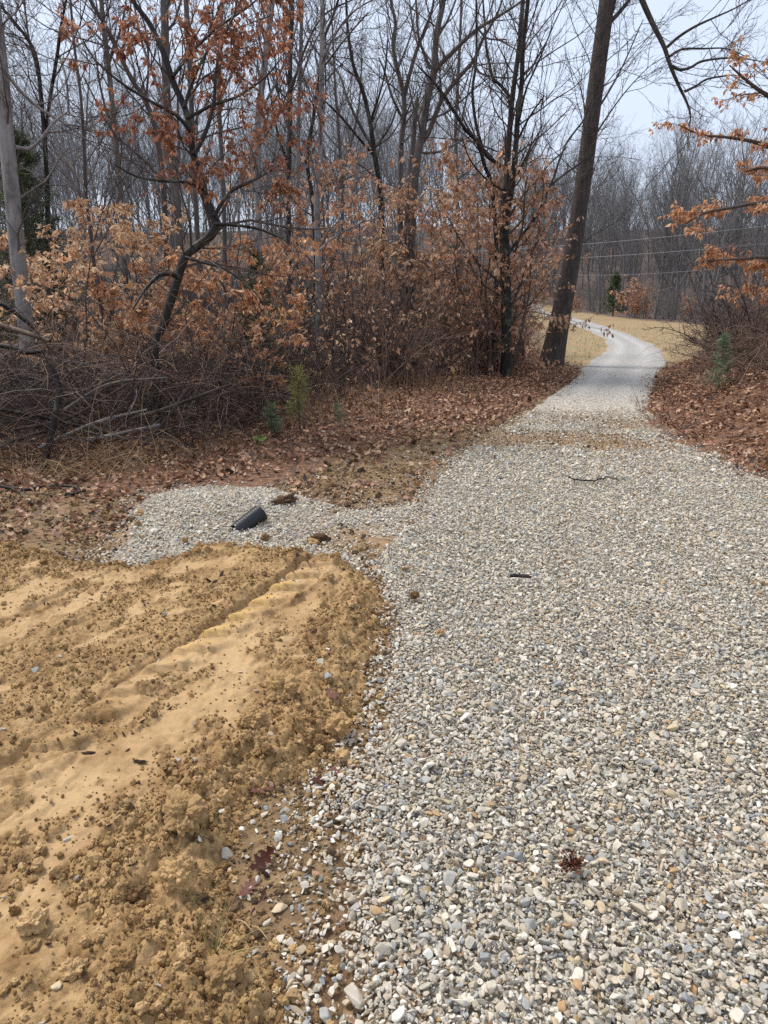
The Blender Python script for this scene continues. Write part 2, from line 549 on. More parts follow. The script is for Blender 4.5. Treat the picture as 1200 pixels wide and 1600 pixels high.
M_BED, M_GROUND, M_MUD, M_CLOD, M_LITTER = mk_gravel_bed(), mk_ground(), mk_mud(), mk_clod(), mk_litter()
B_PALE = bark('pale_grey_bark', (104, 98, 94), (160, 154, 150), 10, (84, 80, 74))
B_GREY = bark('grey_bark', (70, 64, 60), (118, 110, 104), 9)
B_BROWN = bark('brown_bark', (56, 46, 42), (104, 90, 80), 11)
B_DARK = bark('wet_dark_bark', (22, 18, 17), (52, 44, 40), 14, (96, 98, 84), 0.6)
B_OAK = bark('ridged_oak_bark', (42, 36, 33), (92, 82, 76), 20)
B_TWIG = bark('twig_bark', (64, 56, 54), (108, 98, 94), 6)
B_RED = bark('reddish_twig_bark', (96, 78, 68), (150, 126, 112), 6)
B_BRUSH = bark('dead_brush_bark', (34, 27, 26), (84, 70, 64), 5)
B_FAR = bark('haze_grey_bark', (90, 88, 88), (128, 124, 123), 4)  # far bark tinted greyer in its colour, in place of haze
L_ORANGE = leafmat('orange_beech_leaf', [(0.0, (158, 104, 70)), (0.35, (204, 146, 103)), (0.7, (222, 174, 134)), (1.0, (236, 202, 168))])
L_PALE = leafmat('pale_beech_leaf', [(0.0, (192, 142, 102)), (0.5, (224, 184, 144)), (1.0, (242, 216, 186))])
L_RUST = leafmat('rust_leaf', [(0.0, (126, 80, 62)), (0.5, (170, 116, 90)), (1.0, (206, 156, 124))])
L_PINK = leafmat('pinkish_brown_leaf', [(0.0, (156, 112, 86)), (0.5, (202, 156, 124)), (1.0, (228, 194, 166))])
L_CEDAR = leafmat('cedar_needle', [(0.0, (54, 64, 42)), (0.6, (80, 92, 60)), (1.0, (110, 118, 80))], 0.15)
L_PINE = leafmat('pine_needle', [(0.0, (84, 100, 74)), (0.6, (124, 142, 108)), (1.0, (162, 174, 142))], 0.2)
L_LIME = leafmat('yellow_green_needle', [(0.0, (112, 116, 60)), (0.6, (150, 152, 84)), (1.0, (186, 182, 122))], 0.25)
L_SPROUT = leafmat('sprout_leaf', [(0.0, (120, 150, 70)), (1.0, (176, 196, 116))], 0.25)
L_STRAW = leafmat('straw', [(0.0, (126, 100, 70)), (0.6, (170, 138, 98)), (1.0, (204, 176, 134))], 0.2)
L_GRASS = leafmat('fresh_grass', [(0.0, (120, 130, 60)), (0.5, (160, 150, 90)), (1.0, (196, 170, 116))], 0.2)


# ------------------------------------------------------------------ scatter (ground cover only)
def scatter(name, pos, rot, scl, idx, protos, label, cat):
    coll = bpy.data.collections.new(name + '_kinds')
    for p in protos: coll.objects.link(p)
    me = bpy.data.meshes.new(name)
    me.vertices.add(len(pos)); me.vertices.foreach_set('co', np.asarray(pos, np.float32).ravel())
    for k, v in (('rot', rot), ('scl', scl)):
        a = me.attributes.new(k, 'FLOAT_VECTOR', 'POINT'); a.data.foreach_set('vector', np.asarray(v, np.float32).ravel())
    a = me.attributes.new('idx', 'INT', 'POINT'); a.data.foreach_set('value', np.asarray(idx, np.int32))
    o = obj(name, me, kind='stuff', label=label, cat=cat)
    g = bpy.data.node_groups.new(name, 'GeometryNodeTree')
    g.interface.new_socket('Geometry', in_out='INPUT', socket_type='NodeSocketGeometry')
    g.interface.new_socket('Geometry', in_out='OUTPUT', socket_type='NodeSocketGeometry')
    gi = g.nodes.new('NodeGroupInput'); go = g.nodes.new('NodeGroupOutput')
    ip = g.nodes.new('GeometryNodeInstanceOnPoints')
    ci = g.nodes.new('GeometryNodeCollectionInfo'); ci.inputs[0].default_value = coll; ci.inputs[1].default_value = True; ci.inputs[2].default_value = True
    def na(nm, ty):
        q = g.nodes.new('GeometryNodeInputNamedAttribute'); q.data_type = ty; q.inputs[0].default_value = nm; return q.outputs[0]
    er = g.nodes.new('FunctionNodeEulerToRotation')
    L = g.links.new
    L(na('rot', 'FLOAT_VECTOR'), er.inputs[0])
    L(gi.outputs[0], ip.inputs['Points']); L(ci.outputs[0], ip.inputs['Instance'])
    ip.inputs['Pick Instance'].default_value = True
    L(na('idx', 'INT'), ip.inputs['Instance Index']); L(er.outputs[0], ip.inputs['Rotation']); L(na('scl', 'FLOAT_VECTOR'), ip.inputs['Scale'])
    L(ip.outputs[0], go.inputs[0])
    md = o.modifiers.new('scatter', 'NODES'); md.node_group = g
    return o


def hull_mesh(name, n, rng, sq, mat, smooth=False):
    import bmesh
    bm = bmesh.new()
    v = rng.normal(size=(n, 3)); v /= np.linalg.norm(v, axis=1, keepdims=True)
    v *= rng.uniform(0.8, 1.05, (n, 1)) * np.array(sq) * 0.5
    for q in v: bm.verts.new(q)
    bmesh.ops.convex_hull(bm, input=bm.verts)
    for q in [q for q in bm.verts if not q.link_faces]: bm.verts.remove(q)
    bmesh.ops.bevel(bm, geom=list(bm.edges), offset=0.035, segments=1, affect='EDGES')
    bmesh.ops.triangulate(bm, faces=bm.faces)
    me = bpy.data.meshes.new(name); bm.to_mesh(me); bm.free()
    for p in me.polygons: p.use_smooth = smooth
    me.materials.append(mat)
    return me


def lump_mesh(name, seed, sub, amp, sq, mat, rough=False):
    import bmesh
    from mathutils import noise
    bm = bmesh.new(); bmesh.ops.create_icosphere(bm, subdivisions=sub, radius=0.5)
    off = Vector((seed * 3.1, seed * 1.7, seed * 0.9))
    for v in bm.verts:
        c = v.co.copy()
        k = 1 + amp * (noise.noise(c * 3.2 + off) + 0.6 * noise.noise(c * 7 + off) + 0.35 * noise.noise(c * 15 + off))
        if rough: k = 1.12 + 0.22 * noise.noise(c * 2.6 + off) - 0.42 * noise.voronoi(c * 3.2 + off)[0][0] - 0.26 * noise.voronoi(c * 7.5 + off)[0][0] - 0.12 * noise.voronoi(c * 16 + off)[0][0]
        v.co = Vector((c.x * sq[0], c.y * sq[1], c.z * sq[2])) * k
    me = bpy.data.meshes.new(name); bm.to_mesh(me); bm.free()
    for p in me.polygons: p.use_smooth = sub > 2 and not rough
    me.materials.append(mat)
    return me


def leaf_mesh(name, rng, mat, lobes=0, curl=0.5, fold=0.3, n=7):
    """a fallen leaf: two rows of faces along a curled midrib, lobed or plain outline, stalk at the base"""
    t = np.linspace(0, 1, n)
    wdt = 0.30 * np.sin(math.pi * np.clip(t * 0.96 + 0.02, 0, 1)) ** 0.7
    if lobes:
        wdt = 0.33 * np.sin(math.pi * np.clip(t, 0.02, 0.985)) ** 0.6 * np.where(np.arange(n) % 2 == 0, 0.34, 1.15)
    k = curl * rng.uniform(0.5, 1.3)
    x = np.sin(k * (t - 0.5)) / max(k, 1e-3) if k else t - 0.5
    z = (1 - np.cos(k * (t - 0.5))) / max(k, 1e-3)
    fl = fold * rng.uniform(0.5, 1.4)
    wl, wr = wdt * rng.uniform(0.8, 1.1, n), wdt * rng.uniform(0.8, 1.1, n)
    sh = np.where(np.arange(n) % 2 == 1, 0.05, 0) if lobes else 0
    V = np.concatenate([np.stack([x, 0 * t, z], 1), np.stack([x + sh, wl * math.cos(fl), z + wl * math.sin(fl) + rng.uniform(-.03, .03, n)], 1),
                        np.stack([x + sh, -wr * math.cos(fl), z + wr * math.sin(fl) + rng.uniform(-.03, .03, n)], 1),
                        np.array([[x[0] - 0.22, 0.0, z[0] + 0.06], [x[0], 0.015, z[0]], [x[0], -0.015, z[0]]])])
    F = []
    for i in range(n - 1):
        F += [(i, i + 1, n + i + 1, n + i), (i + 1, i, 2 * n + i, 2 * n + i + 1)]
    T = np.array([[3 * n, 3 * n + 2, 3 * n + 1]])
    return mesh_np(name, V, [np.array(F), T], [mat], True, {'rnd': np.full(len(V), 0.5)})


def protos(name, meshes): return [bpy.data.objects.new(name, m) for m in meshes]


# ================================================================== THE GROUND
def axis(segs):
    out = []
    for a, b, st in segs: out.append(np.arange(a, b, st))
    return np.concatenate(out + [np.array([segs[-1][1]])])


FIELD = np.array([G(867, 564), G(905, 585), (6.6, 15.6), (7.6, 17), G(1048, 570), G(1088, 552), (17, 33), G(1090, 507), G(1050, 503.5), G(1000, 500), G(950, 494), G(900, 487.5), (22, 84), (17, 84), (10, 52), G(840, 520)])
PATCH_C = G(335, 812)


def patch_z(x, y):
    d = sdist(x, y, PATCH) + 0.09 * (fbm(x, y, 3.0, 3, 21) - 0.5)
    r = np.hypot((x - PATCH_C[0]) / 0.85, (y - PATCH_C[1]) / 0.6)
    return -0.05 + 0.06 * sstep(-0.12, 0.12, d) + 0.15 * np.exp(-1.3 * r * r) + 0.01 * (fbm(x, y, 6, 2, 22) - 0.5)


LA, LB = G(480, 889), G(0, 1250)
LD = (LB - LA) / np.linalg.norm(LB - LA); LN = np.array([-LD[1], LD[0]])
if LN @ (G(400, 1050) - LA) < 0: LN = -LN           # LN points to the right-hand, smooth lane
LLEN = np.linalg.norm(LB - LA)


def lane(x, y):                                      # along the tyre lane, and across it
    px, py = x - LA[0], y - LA[1]
    along = px * LD[0] + py * LD[1]
    acr = px * LN[0] + py * LN[1] - 0.035 * np.sin(along * 2.2 + 0.4) - 0.02 * (fbm(x, y, 3, 2, 33) - 0.5)
    return along, acr


def mud_parts(x, y):
    d = sdist(x, y, MUD) + 0.12 * (fbm(x, y, 3.0, 4, 31) - 0.5)
    al, ac = lane(x, y)
    lane_w = 0.34 + 0.20 * np.clip(al / LLEN, 0, 1.4)
    ln = sstep(0.0, 0.03, ac) * (1 - sstep(lane_w * 0.75, lane_w * 1.25, ac + 0.18 * (fbm(x, y, 5, 3, 34) - 0.5))) * sstep(-0.02, 0.12, al)
    pn = fbm(al * 0.7, ac * 1.5, 2.6, 4, 35)
    lane2 = sstep(-0.98, -0.95, ac) * (1 - sstep(-0.70, -0.66, ac + 0.05 * (fbm(x, y, 5, 3, 61) - 0.5)))
    upper = sstep(0.49, 0.58, pn + 0.35 * (fbm(x, y, 9, 4, 37) - 0.5)) * (ac < -0.08)
    back = sstep(3.75, 4.2, y + 0.25 * x) * (1 - sstep(-1.6, -0.9, x)) * 0.8
    lowp = sstep(0.53, 0.60, fbm(x, y, 2.6, 3, 36)) * (ac > lane_w) * sstep(0.12, 0.3, d) * 0.9
    brk = 1 - 0.95 * sstep(0.49, 0.58, fbm(al * 0.8, ac * 1.3, 8, 5, 38)) * (1 - 0.8 * sstep(0.0, 0.1, al) * (1 - sstep(1.2, 1.6, al)) * (ac > 0) * (ac < 0.2))
    sm = np.clip(np.maximum.reduce([ln, upper, lowp, back, lane2 * 0.9]), 0, 1) * sstep(0.03, 0.22, d) * brk
    return d, al, ac, ln, sm


def mud_z(x, y):
    d, al, ac, ln, sm = mud_parts(x, y)
    pad = -0.05 + 0.125 * sstep(-0.12, 0.16, d)
    on = sstep(-0.15, 0.1, al)
    vis = 0.35 + 0.65 * np.clip(sstep(1.25, 0.9, al) + sstep(1.9, 2.1, al), 0, 1) if False else 0.4 + 0.6 * np.clip((1 - sstep(0.95, 1.3, al)) + sstep(1.9, 2.15, al), 0, 1)
    step = 0.04 * vis * (1 - sstep(-0.016, 0.008, ac + 0.03 * (fbm(x, y, 14, 3, 56) - 0.5))) * on * (0.25 + 0.75 * sstep(-0.5, -0.15, ac))
    bank = 0.010 * np.exp(-((ac + 0.06) / 0.045) ** 2) * on
    calm = 1 - 0.85 * np.exp(-((ac - 0.0) / 0.028) ** 2) * on
    wx = x + 0.03 * (fbm(x, y, 11, 2, 41) - 0.5); wy = y + 0.03 * (fbm(x, y, 11, 2, 42) - 0.5)
    ra, rb_ = wx * LD[0] + wy * LD[1], wx * LN[0] + wy * LN[1]
    patchy = 0.35 + 0.65 * sstep(0.40, 0.62, fbm(x, y, 7, 3, 49))
    lum = 0.030 * (fbm(wx, wy, 5.5, 4, 43) - 0.45) + 0.024 * lumps(ra * 0.75, rb_, 15, 44) * patchy + 0.020 * lumps(ra * 0.85, rb_, 30, 45) + 0.010 * lumps(x, y, 55, 46) - 0.018
    edge = 1 + 0.8 * (1 - sstep(0.1, 0.5, d))
    ph = (al + 0.55 * ac + 0.03 * (fbm(x, y, 4, 2, 39) - 0.5)) / 0.19
    fr = ph - np.floor(ph)
    cleat = ln * (1 - sstep(0.15, 0.19, ac)) * sstep(0.05, 0.15, al) * (1 - sstep(1.9, 2.9, al)) * (0.036 * fr ** 1.3 * (1 - sstep(0.93, 1.0, fr)))
    bar = ln * 0.020 * np.exp(-((ac - 0.19 - 0.02 * np.sin(al * 5)) / 0.02) ** 2) * sstep(0.1, 0.2, al) * (1 - sstep(0.8, 1.2, al)) * (0.5 + fbm(x, y, 12, 2, 40))
    ph2 = (al + 0.4 * ac + 0.08 * (fbm(x, y, 3, 2, 50) - 0.5)) / 0.27
    f2 = ph2 - np.floor(ph2)
    soft = ln * sstep(1.3, 1.9, al) * 0.010 * f2 ** 2 * (1 - sstep(0.85, 1.0, f2)) * sstep(0.4, 0.6, fbm(x, y, 3, 2, 51))
    ph3 = (al - 0.5 * ac + 0.03 * (fbm(x, y, 4, 2, 62) - 0.5)) / 0.16
    f3 = ph3 - np.floor(ph3)
    soft = soft + 0.018 * f3 ** 1.5 * (1 - sstep(0.9, 1.0, f3)) * sstep(-0.98, -0.94, ac) * (1 - sstep(-0.76, -0.70, ac)) * sstep(0.36, 0.55, fbm(x, y, 2.2, 3, 63)) - 0.022 * sstep(-0.985, -0.96, ac) * (1 - sstep(-0.72, -0.68, ac))
    old = 0.014 * np.sin(2 * math.pi * ac / 0.5 + 1.5 * fbm(x, y, 2, 2, 47)) * sstep(-0.25, -0.4, ac) if False else 0.0
    flat = 0.007 * (fbm(x, y, 3.0, 4, 48) - 0.5) + 0.005 * (fbm(ra * 0.6, rb_, 14.0, 4, 53) - 0.5) + 0.004 * (fbm(ra * 0.6, rb_, 40.0, 2, 60) - 0.5) + 0.016 * lumps(x, y, 22, 54) * sstep(0.54, 0.62, fbm(x, y, 8, 3, 55)) + 0.005 * lumps(ra * 0.8, rb_, 45, 58) * sstep(0.45, 0.6, fbm(x, y, 6, 3, 59)) - 0.006 * (1 - sstep(0.0, 0.018, np.abs(fbm(x, y, 5, 5, 57) - 0.5)))
    return pad + step + bank + calm * ((1 - sm) * lum * edge * sstep(-0.15, 0.05, d) + sm * flat) + cleat + bar + soft


def ground_z(x, y):                                  # sinks under the clay pad and the gravel
    return H(x, y)


def soil_mask(x, y):
    strip = poly([(450, 800), (420, 765), (470, 735), (560, 700), (640, 670), (760, 640), (860, 612), (900, 600), (900, 640), (760, 720), (690, 790), (640, 850), (560, 880), (560, 1000), (620, 1100), (560, 1300), (520, 1500), (480, 1700), (300, 1700), (300, 1200), (500, 1000), (500, 880)])
    d = sdist(x, y, strip) + 0.5 * (fbm(x, y, 2.2, 4, 51) - 0.5)
    left = sdist(x, y, poly([(-100, 770), (120, 765), (230, 775), (230, 870), (100, 890), (-100, 850)])) + 0.3 * (fbm(x, y, 2.5, 3, 52) - 0.5)
    return np.clip(sstep(-0.1, 0.15, np.maximum(d, left)), 0, 1) * (y < 16)


gx = axis([(-140, -80, 10), (-80, -24, 4), (-24, -8, 0.8), (-8, -3.2, 0.16), (-3.2, 2.4, 0.05), (2.4, 8, 0.10), (8, 24, 0.5), (24, 90, 3), (90, 170, 10)])
gy = axis([(-30, -4, 3), (-4, 0.6, 0.4), (0.6, 7.5, 0.05), (7.5, 14, 0.12), (14, 26, 0.35), (26, 110, 2.2), (110, 230, 10)])
GX, GY = np.meshgrid(gx, gy)
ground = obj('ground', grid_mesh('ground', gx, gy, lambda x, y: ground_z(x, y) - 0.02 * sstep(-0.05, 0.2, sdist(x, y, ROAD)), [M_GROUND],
             attrs={'field': lambda x, y: sstep(-0.6, 0.5, sdist(x, y, FIELD) + 0.8 * (fbm(x, y, 0.9, 3, 61) - 0.5)), 'soil': soil_mask, 'deep': lambda x, y: sstep(24, 45, np.hypot(x, y))}),  # last mask: distance from the viewer, drives the painted haze grey
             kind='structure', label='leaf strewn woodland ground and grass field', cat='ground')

# the gravel drive: two edge lines, ragged, the strip sinking at its rims
nL = len(LEFT_PX)
Le = ROAD[:nL]; Re = ROAD[nL:nL + len(RIGHT_PX)][::-1]
Le = np.vstack([[-0.6, -3], Le]); Re = np.vstack([[5.0, -3], [5.5, 0.0], [5.0, 3.0], [3.9, 5.4], Re])


def by_len(p, n, tq):
    s = np.r_[0, np.cumsum(np.linalg.norm(np.diff(p, axis=0), axis=1))]
    return np.stack([np.interp(tq, s / s[-1], p[:, k]) for k in (0, 1)], 1)


def thin_mask(x, y):                      # where the old drive shows brown through the new gravel
    return sstep(7.1, 7.9, y + 0.8 * (fbm(x, y, 1.1, 3, 76) - 0.5)) * (1 - sstep(9.0, 11.0, y)) * sstep(0.32, 0.54, fbm(x * 0.6, y * 1.3, 1.3, 4, 74))


def drive_mesh():
    ys = np.r_[np.arange(-3, 16, 0.09), np.arange(16, 30, 0.3), np.arange(30, 91, 1.0)]
    # left and right edges walked row by row (rows are level in y up to the bend, then the two edges are paired by length)
    yl, yr = np.maximum.accumulate(Le[:, 1]), np.maximum.accumulate(Re[:, 1])
    xl = np.interp(ys, yl + np.arange(len(yl)) * 1e-6, Le[:, 0]); xr = np.interp(ys, yr + np.arange(len(yr)) * 1e-6, Re[:, 0])
    s = np.linspace(-0.06, 1.06, 70)
    X = xl[:, None] + (xr - xl)[:, None] * s[None, :]; Y = np.repeat(ys[:, None], len(s), 1)
    dd = np.minimum(s, 1 - s)[None, :] * (xr - xl)[:, None] + 0.25 * (fbm(X, Y, 2.5, 4, 71) - 0.5) * (1 - sstep(14, 24, Y)) + 0.5 * (fbm(X, Y, 0.6, 3, 72) - 0.5) * sstep(14, 24, Y)
    Z = base_h(X, Y) + hill_h(X, Y) - 0.06 + 0.075 * sstep(-0.08, 0.06, dd) + 0.012 * (fbm(X, Y, 1.2, 3, 73) - 0.5)
    Z = Z - 0.028 * (1 - sstep(9.5, 11, Y))   # the loose stones lie on top here
    S_ = np.repeat(s[None, :], len(ys), 0).ravel()
    idx = np.arange(X.size).reshape(X.shape)
    F = np.stack([idx[:-1, :-1], idx[:-1, 1:], idx[1:, 1:], idx[1:, :-1]], -1).reshape(-1, 4)
    x, y = X.ravel(), Y.ravel()
    dirt = sstep(7.0, 8.4, y) * (1 - sstep(9.6, 12.0, y)) * 0.9 + 0.1
    return mesh_np('gravel_driveway', np.stack([x, y, Z.ravel()], 1), F, [M_BED], True, {'dirt': dirt * 0, 'near': 1 - sstep(8, 12, y), 'bare': np.maximum(thin_mask(x, y) * 0.95, (1 - sstep(0.08, 0.30, dd.ravel())) * (1 - sstep(8, 12, y))), 'old': sstep(9.5, 15, y), 'track': (np.exp(-((S_ - 0.28) / 0.10) ** 2) + np.exp(-((S_ - 0.72) / 0.10) ** 2))})


drive = obj('gravel_driveway', drive_mesh(), kind='structure', label='pale gravel driveway curving away to the wood', cat='driveway')

px_ = np.arange(-2.9, 0.5, 0.025); py_ = np.arange(3.4, 6.6, 0.025)
M_PATCH = mk_gravel_bed(); M_PATCH.name = 'side_gravel_bed'
patch = obj('gravel_heap', grid_mesh('gravel_heap', px_, py_, patch_z, [M_PATCH], keep=lambda x, y: sdist(x, y, PATCH) > -0.3,
            attrs={'near': lambda x, y: 0 * x + 0.9, 'dirt': lambda x, y: 0 * x, 'bare': lambda x, y: np.clip(sstep(0.40, 0.62, fbm(x, y, 2.4, 4, 82)) * sstep(-0.75, -0.1, x) + 1 - sstep(-0.02, 0.14, sdist(x, y, PATCH) + 0.30 * (fbm(x, y, 3.2, 4, 81) - 0.5)), 0, 1)}), kind='structure', label='low heap of pale gravel around a black pipe', cat='gravel heap')

mx_ = np.r_[np.arange(-4.6, -3.4, 0.02), np.arange(-3.4, 0.25, 0.0068)]; my_ = np.arange(0.9, 5.1, 0.0085)


def mud_yellow(x, y):
    d, al, ac, ln, sm = mud_parts(x, y)
    ph = (al + 0.55 * ac + 0.03 * (fbm(x, y, 4, 2, 39) - 0.5)) / 0.19
    fr = ph - np.floor(ph)
    return ln * (1 - sstep(0.06, 0.15, ac)) * sstep(0.25, 0.45, al) * (1 - sstep(1.1, 1.5, al)) * sstep(0.15, 0.4, fr) * 0.5


mud = obj('clay_pad', grid_mesh('clay_pad', mx_, my_, mud_z, [M_MUD], keep=lambda x, y: (sdist(x, y, MUD) > -0.25) & (np.abs(x) < 0.66 * y + 0.9),
          attrs={'smooth': lambda x, y: mud_parts(x, y)[4], 'yellow': mud_yellow}), kind='structure', label='pad of ochre clay pressed with machine tracks', cat='clay')

# ================================================================== LOOSE STONES, CLODS, LITTER (stuff)
rs = np.random.default_rng(11)
STONES = [hull_mesh('stone', int(rs.integers(9, 15)), rs, (1.1, rs.uniform(0.55, 0.95), rs.uniform(0.28, 0.6)), M_STONE) for _ in range(14)]
STONES_D = []
for m0 in STONES[:6]:
    m1 = m0.copy(); m1.materials.clear(); m1.materials.append(M_STONE_D); STONES_D.append(m1)


def frame_mask(x, y, z=0.0, mg=0.34):                 # wide margin round what the photograph sees
    dy = y * math.cos(PITCH) + (CAM_H - z) * math.sin(PITCH)
    up = -(CAM_H - z) * math.cos(PITCH) + y * math.sin(PITCH)
    u = x / dy * FPX / 600; v = up / dy * FPX / 800
    return (np.abs(u) < 1 + 2.2 * mg) & (np.abs(v) < 1 + mg) & (dy > 0.25)


def jitter(x0, x1, y0, y1, st, rng):
    X, Y = np.meshgrid(np.arange(x0, x1, st), np.arange(y0, y1, st))
    X = X.ravel() + rng.uniform(-.5, .5, X.size) * st; Y = Y.ravel() + rng.uniform(-.5, .5, Y.size) * st
    k = frame_mask(X, Y); return X[k], Y[k]


def stone_field(rng):
    P_, Sz = [], []
    for (y0, y1, st, size, z, frac) in [(0.8, 6.2, 0.0150, 0.0200, 0.004, 1.0), (0.8, 6.2, 0.0170, 0.0205, 0.014, 1.0), (0.8, 6.2, 0.025, 0.0235, 0.023, 0.85), (0.8, 4.4, 0.014, 0.0095, 0.018, 0.8),
                                  (6.2, 10.5, 0.023, 0.027, 0.006, 1.0), (6.2, 10.5, 0.031, 0.029, 0.016, 0.85), (10.5, 19.0, 0.045, 0.036, 0.012, 0.5)]:
        X, Y = jitter(-1.0, 9.5, y0, y1, st, rng)
        d = sdist(X, Y, ROAD) + 0.30 * (fbm(X, Y, 2.6, 4, 71) - 0.5)
        mud_d = sdist(X, Y, MUD)
        pr = frac * np.where(d > 0.02, sstep(-0.02, 0.16, d) * 0.98 + 0.02, 0.35 * np.exp(np.minimum(d, 0) / 0.09))
        pr = pr * (mud_d < 0.03)
        pr = pr * (1 - 0.80 * thin_mask(X, Y))
        pr = pr * (1 - 0.97 * sstep(12.5, 18.5, Y))
        k = rng.uniform(size=len(X)) < pr
        X, Y, d = X[k], Y[k], d[k]
        s = size * np.exp(0.33 * rng.normal(size=len(X))) 
        Z = base_h(X, Y) - 0.012 * sstep(0, 0.4, d) + z * sstep(-0.1, 0.3, d) + rng.uniform(0.0, 0.009, len(X)) + 0.012 * (fbm(X, Y, 1.2, 3, 73) - 0.5) + 0.016 * (fbm(X, Y, 7, 2, 75) - 0.5)
        o = d <= 0.05
        Z[o] = np.maximum(H(X[o], Y[o]), 0) + 0.004
        P_.append(np.stack([X, Y, Z], 1)); Sz.append(s)
    return np.concatenate(P_), np.concatenate(Sz)


sp, ss = stone_field(np.random.default_rng(21))
r_ = np.random.default_rng(22)
srot = np.stack([r_.normal(0, 0.45, len(sp)), r_.normal(0, 0.45, len(sp)), r_.uniform(0, 6.283, len(sp))], 1)
srot[r_.uniform(size=len(sp)) < 0.15, 0] += 1.2
# the 300 stones that show largest are parts of the driveway, one object each
show = ss / (sp[:, 1] + 0.5) * (sp[:, 2] > 0.008) * (np.abs(sp[:, 0]) < 0.62 * sp[:, 1]) * (sp[:, 1] > 1.12)
big = np.argsort(-show)[:300]
rest = np.ones(len(sp), bool); rest[big] = False
for q, i in enumerate(big):
    o = child(drive, 'stone', STONES[q % len(STONES)])
    o.location = sp[i] + [0, 0, 0.003]; o.rotation_euler = srot[i]; o.scale = (ss[i],) * 3
scatter('loose_gravel', sp[rest], srot[rest], np.repeat(ss[rest, None], 3, 1), r_.integers(0, len(STONES), rest.sum()), protos('stone_kind', STONES),
        'loose pale limestone gravel covering the driveway', 'gravel')

# stones of the side heap, and strays in the clay and on the soil
rp = np.random.default_rng(23)
X, Y = jitter(-3.0, 0.6, 3.4, 6.6, 0.017, rp)
d = sdist(X, Y, PATCH) + 0.30 * (fbm(X, Y, 3.2, 4, 81) - 0.5)
right = sstep(-0.75, -0.1, X)
hole = sstep(0.40, 0.62, fbm(X, Y, 2.4, 4, 82)) * right
pr = (sstep(-0.04, 0.10, d) + 0.4 * np.exp(np.minimum(d, 0) / 0.14) * (d < 0)) * (1 - 0.85 * hole) * (sdist(X, Y, MUD) < 0.02)
k = rp.uniform(size=len(X)) < pr
X, Y = X[k], Y[k]
Z = np.maximum(patch_z(X, Y), H(X, Y)) + rp.uniform(0.0, 0.013, len(X))
pg_ = G(374, 842)
xs_, ys_ = pg_[0] - 0.03 + rp.normal(0, 0.06, 60), pg_[1] - 0.02 + rp.normal(0, 0.045, 60)
X = np.r_[X, xs_]; Y = np.r_[Y, ys_]; Z = np.r_[Z, patch_z(xs_, ys_) + 0.035 * np.exp(-((xs_ - pg_[0] + 0.03) ** 2 + (ys_ - pg_[1] + 0.02) ** 2) / 0.005)]
n1 = len(X)
Xs, Ys = jitter(-3.6, 2.6, 1.0, 10.0, 0.055, rp)
ds = sdist(Xs, Ys, MUD)
kk = (rp.uniform(size=len(Xs)) < np.where(ds > 0, 0.035 + 0.25 * np.exp(-ds / 0.12), 0.24 * sstep(0.48, 0.6, fbm(Xs, Ys, 4.5, 3, 83)))) & (sdist(Xs, Ys, ROAD) < 0) & (sdist(Xs, Ys, PATCH) < 0) & (bank_off(Xs, Ys) < 0)
vg = (ds < -0.1) & (Ys > 4.2) & (Ys < 10) & (sdist(Xs, Ys, ROAD) < 0) & (sdist(Xs, Ys, PATCH) < 0) & (bank_off(Xs, Ys) < 0) & (rp.uniform(size=len(Xs)) < 0.9 * np.exp(sdist(Xs, Ys, ROAD) / 0.45) * sstep(0.40, 0.6, fbm(Xs, Ys, 3.0, 3, 84)) + 0.04 * (Xs > -2.0))
kk &= (ds > 0) | (Ys < 7.3) & (Xs > -0.9)
kk |= vg
Xs, Ys = Xs[kk], Ys[kk]
Zs = np.maximum(mud_z(Xs, Ys) * (sdist(Xs, Ys, MUD) > -0.1), H(Xs, Ys)) + 0.003
ptn = np.concatenate([np.stack([X, Y, Z], 1), np.stack([Xs, Ys, Zs], 1)])
rt = np.stack([rp.normal(0, 0.5, len(ptn)), rp.normal(0, 0.5, len(ptn)), rp.uniform(0, 6.283, len(ptn))], 1)
sz = 0.023 * np.exp(0.28 * rp.normal(size=len(ptn)))
scatter('heap_gravel', ptn, rt, np.repeat(sz[:, None], 3, 1), rp.integers(0, len(STONES), len(ptn)), protos('heap_stone_kind', STONES), 'pale loose gravel of the heap around the pipe', 'gravel')

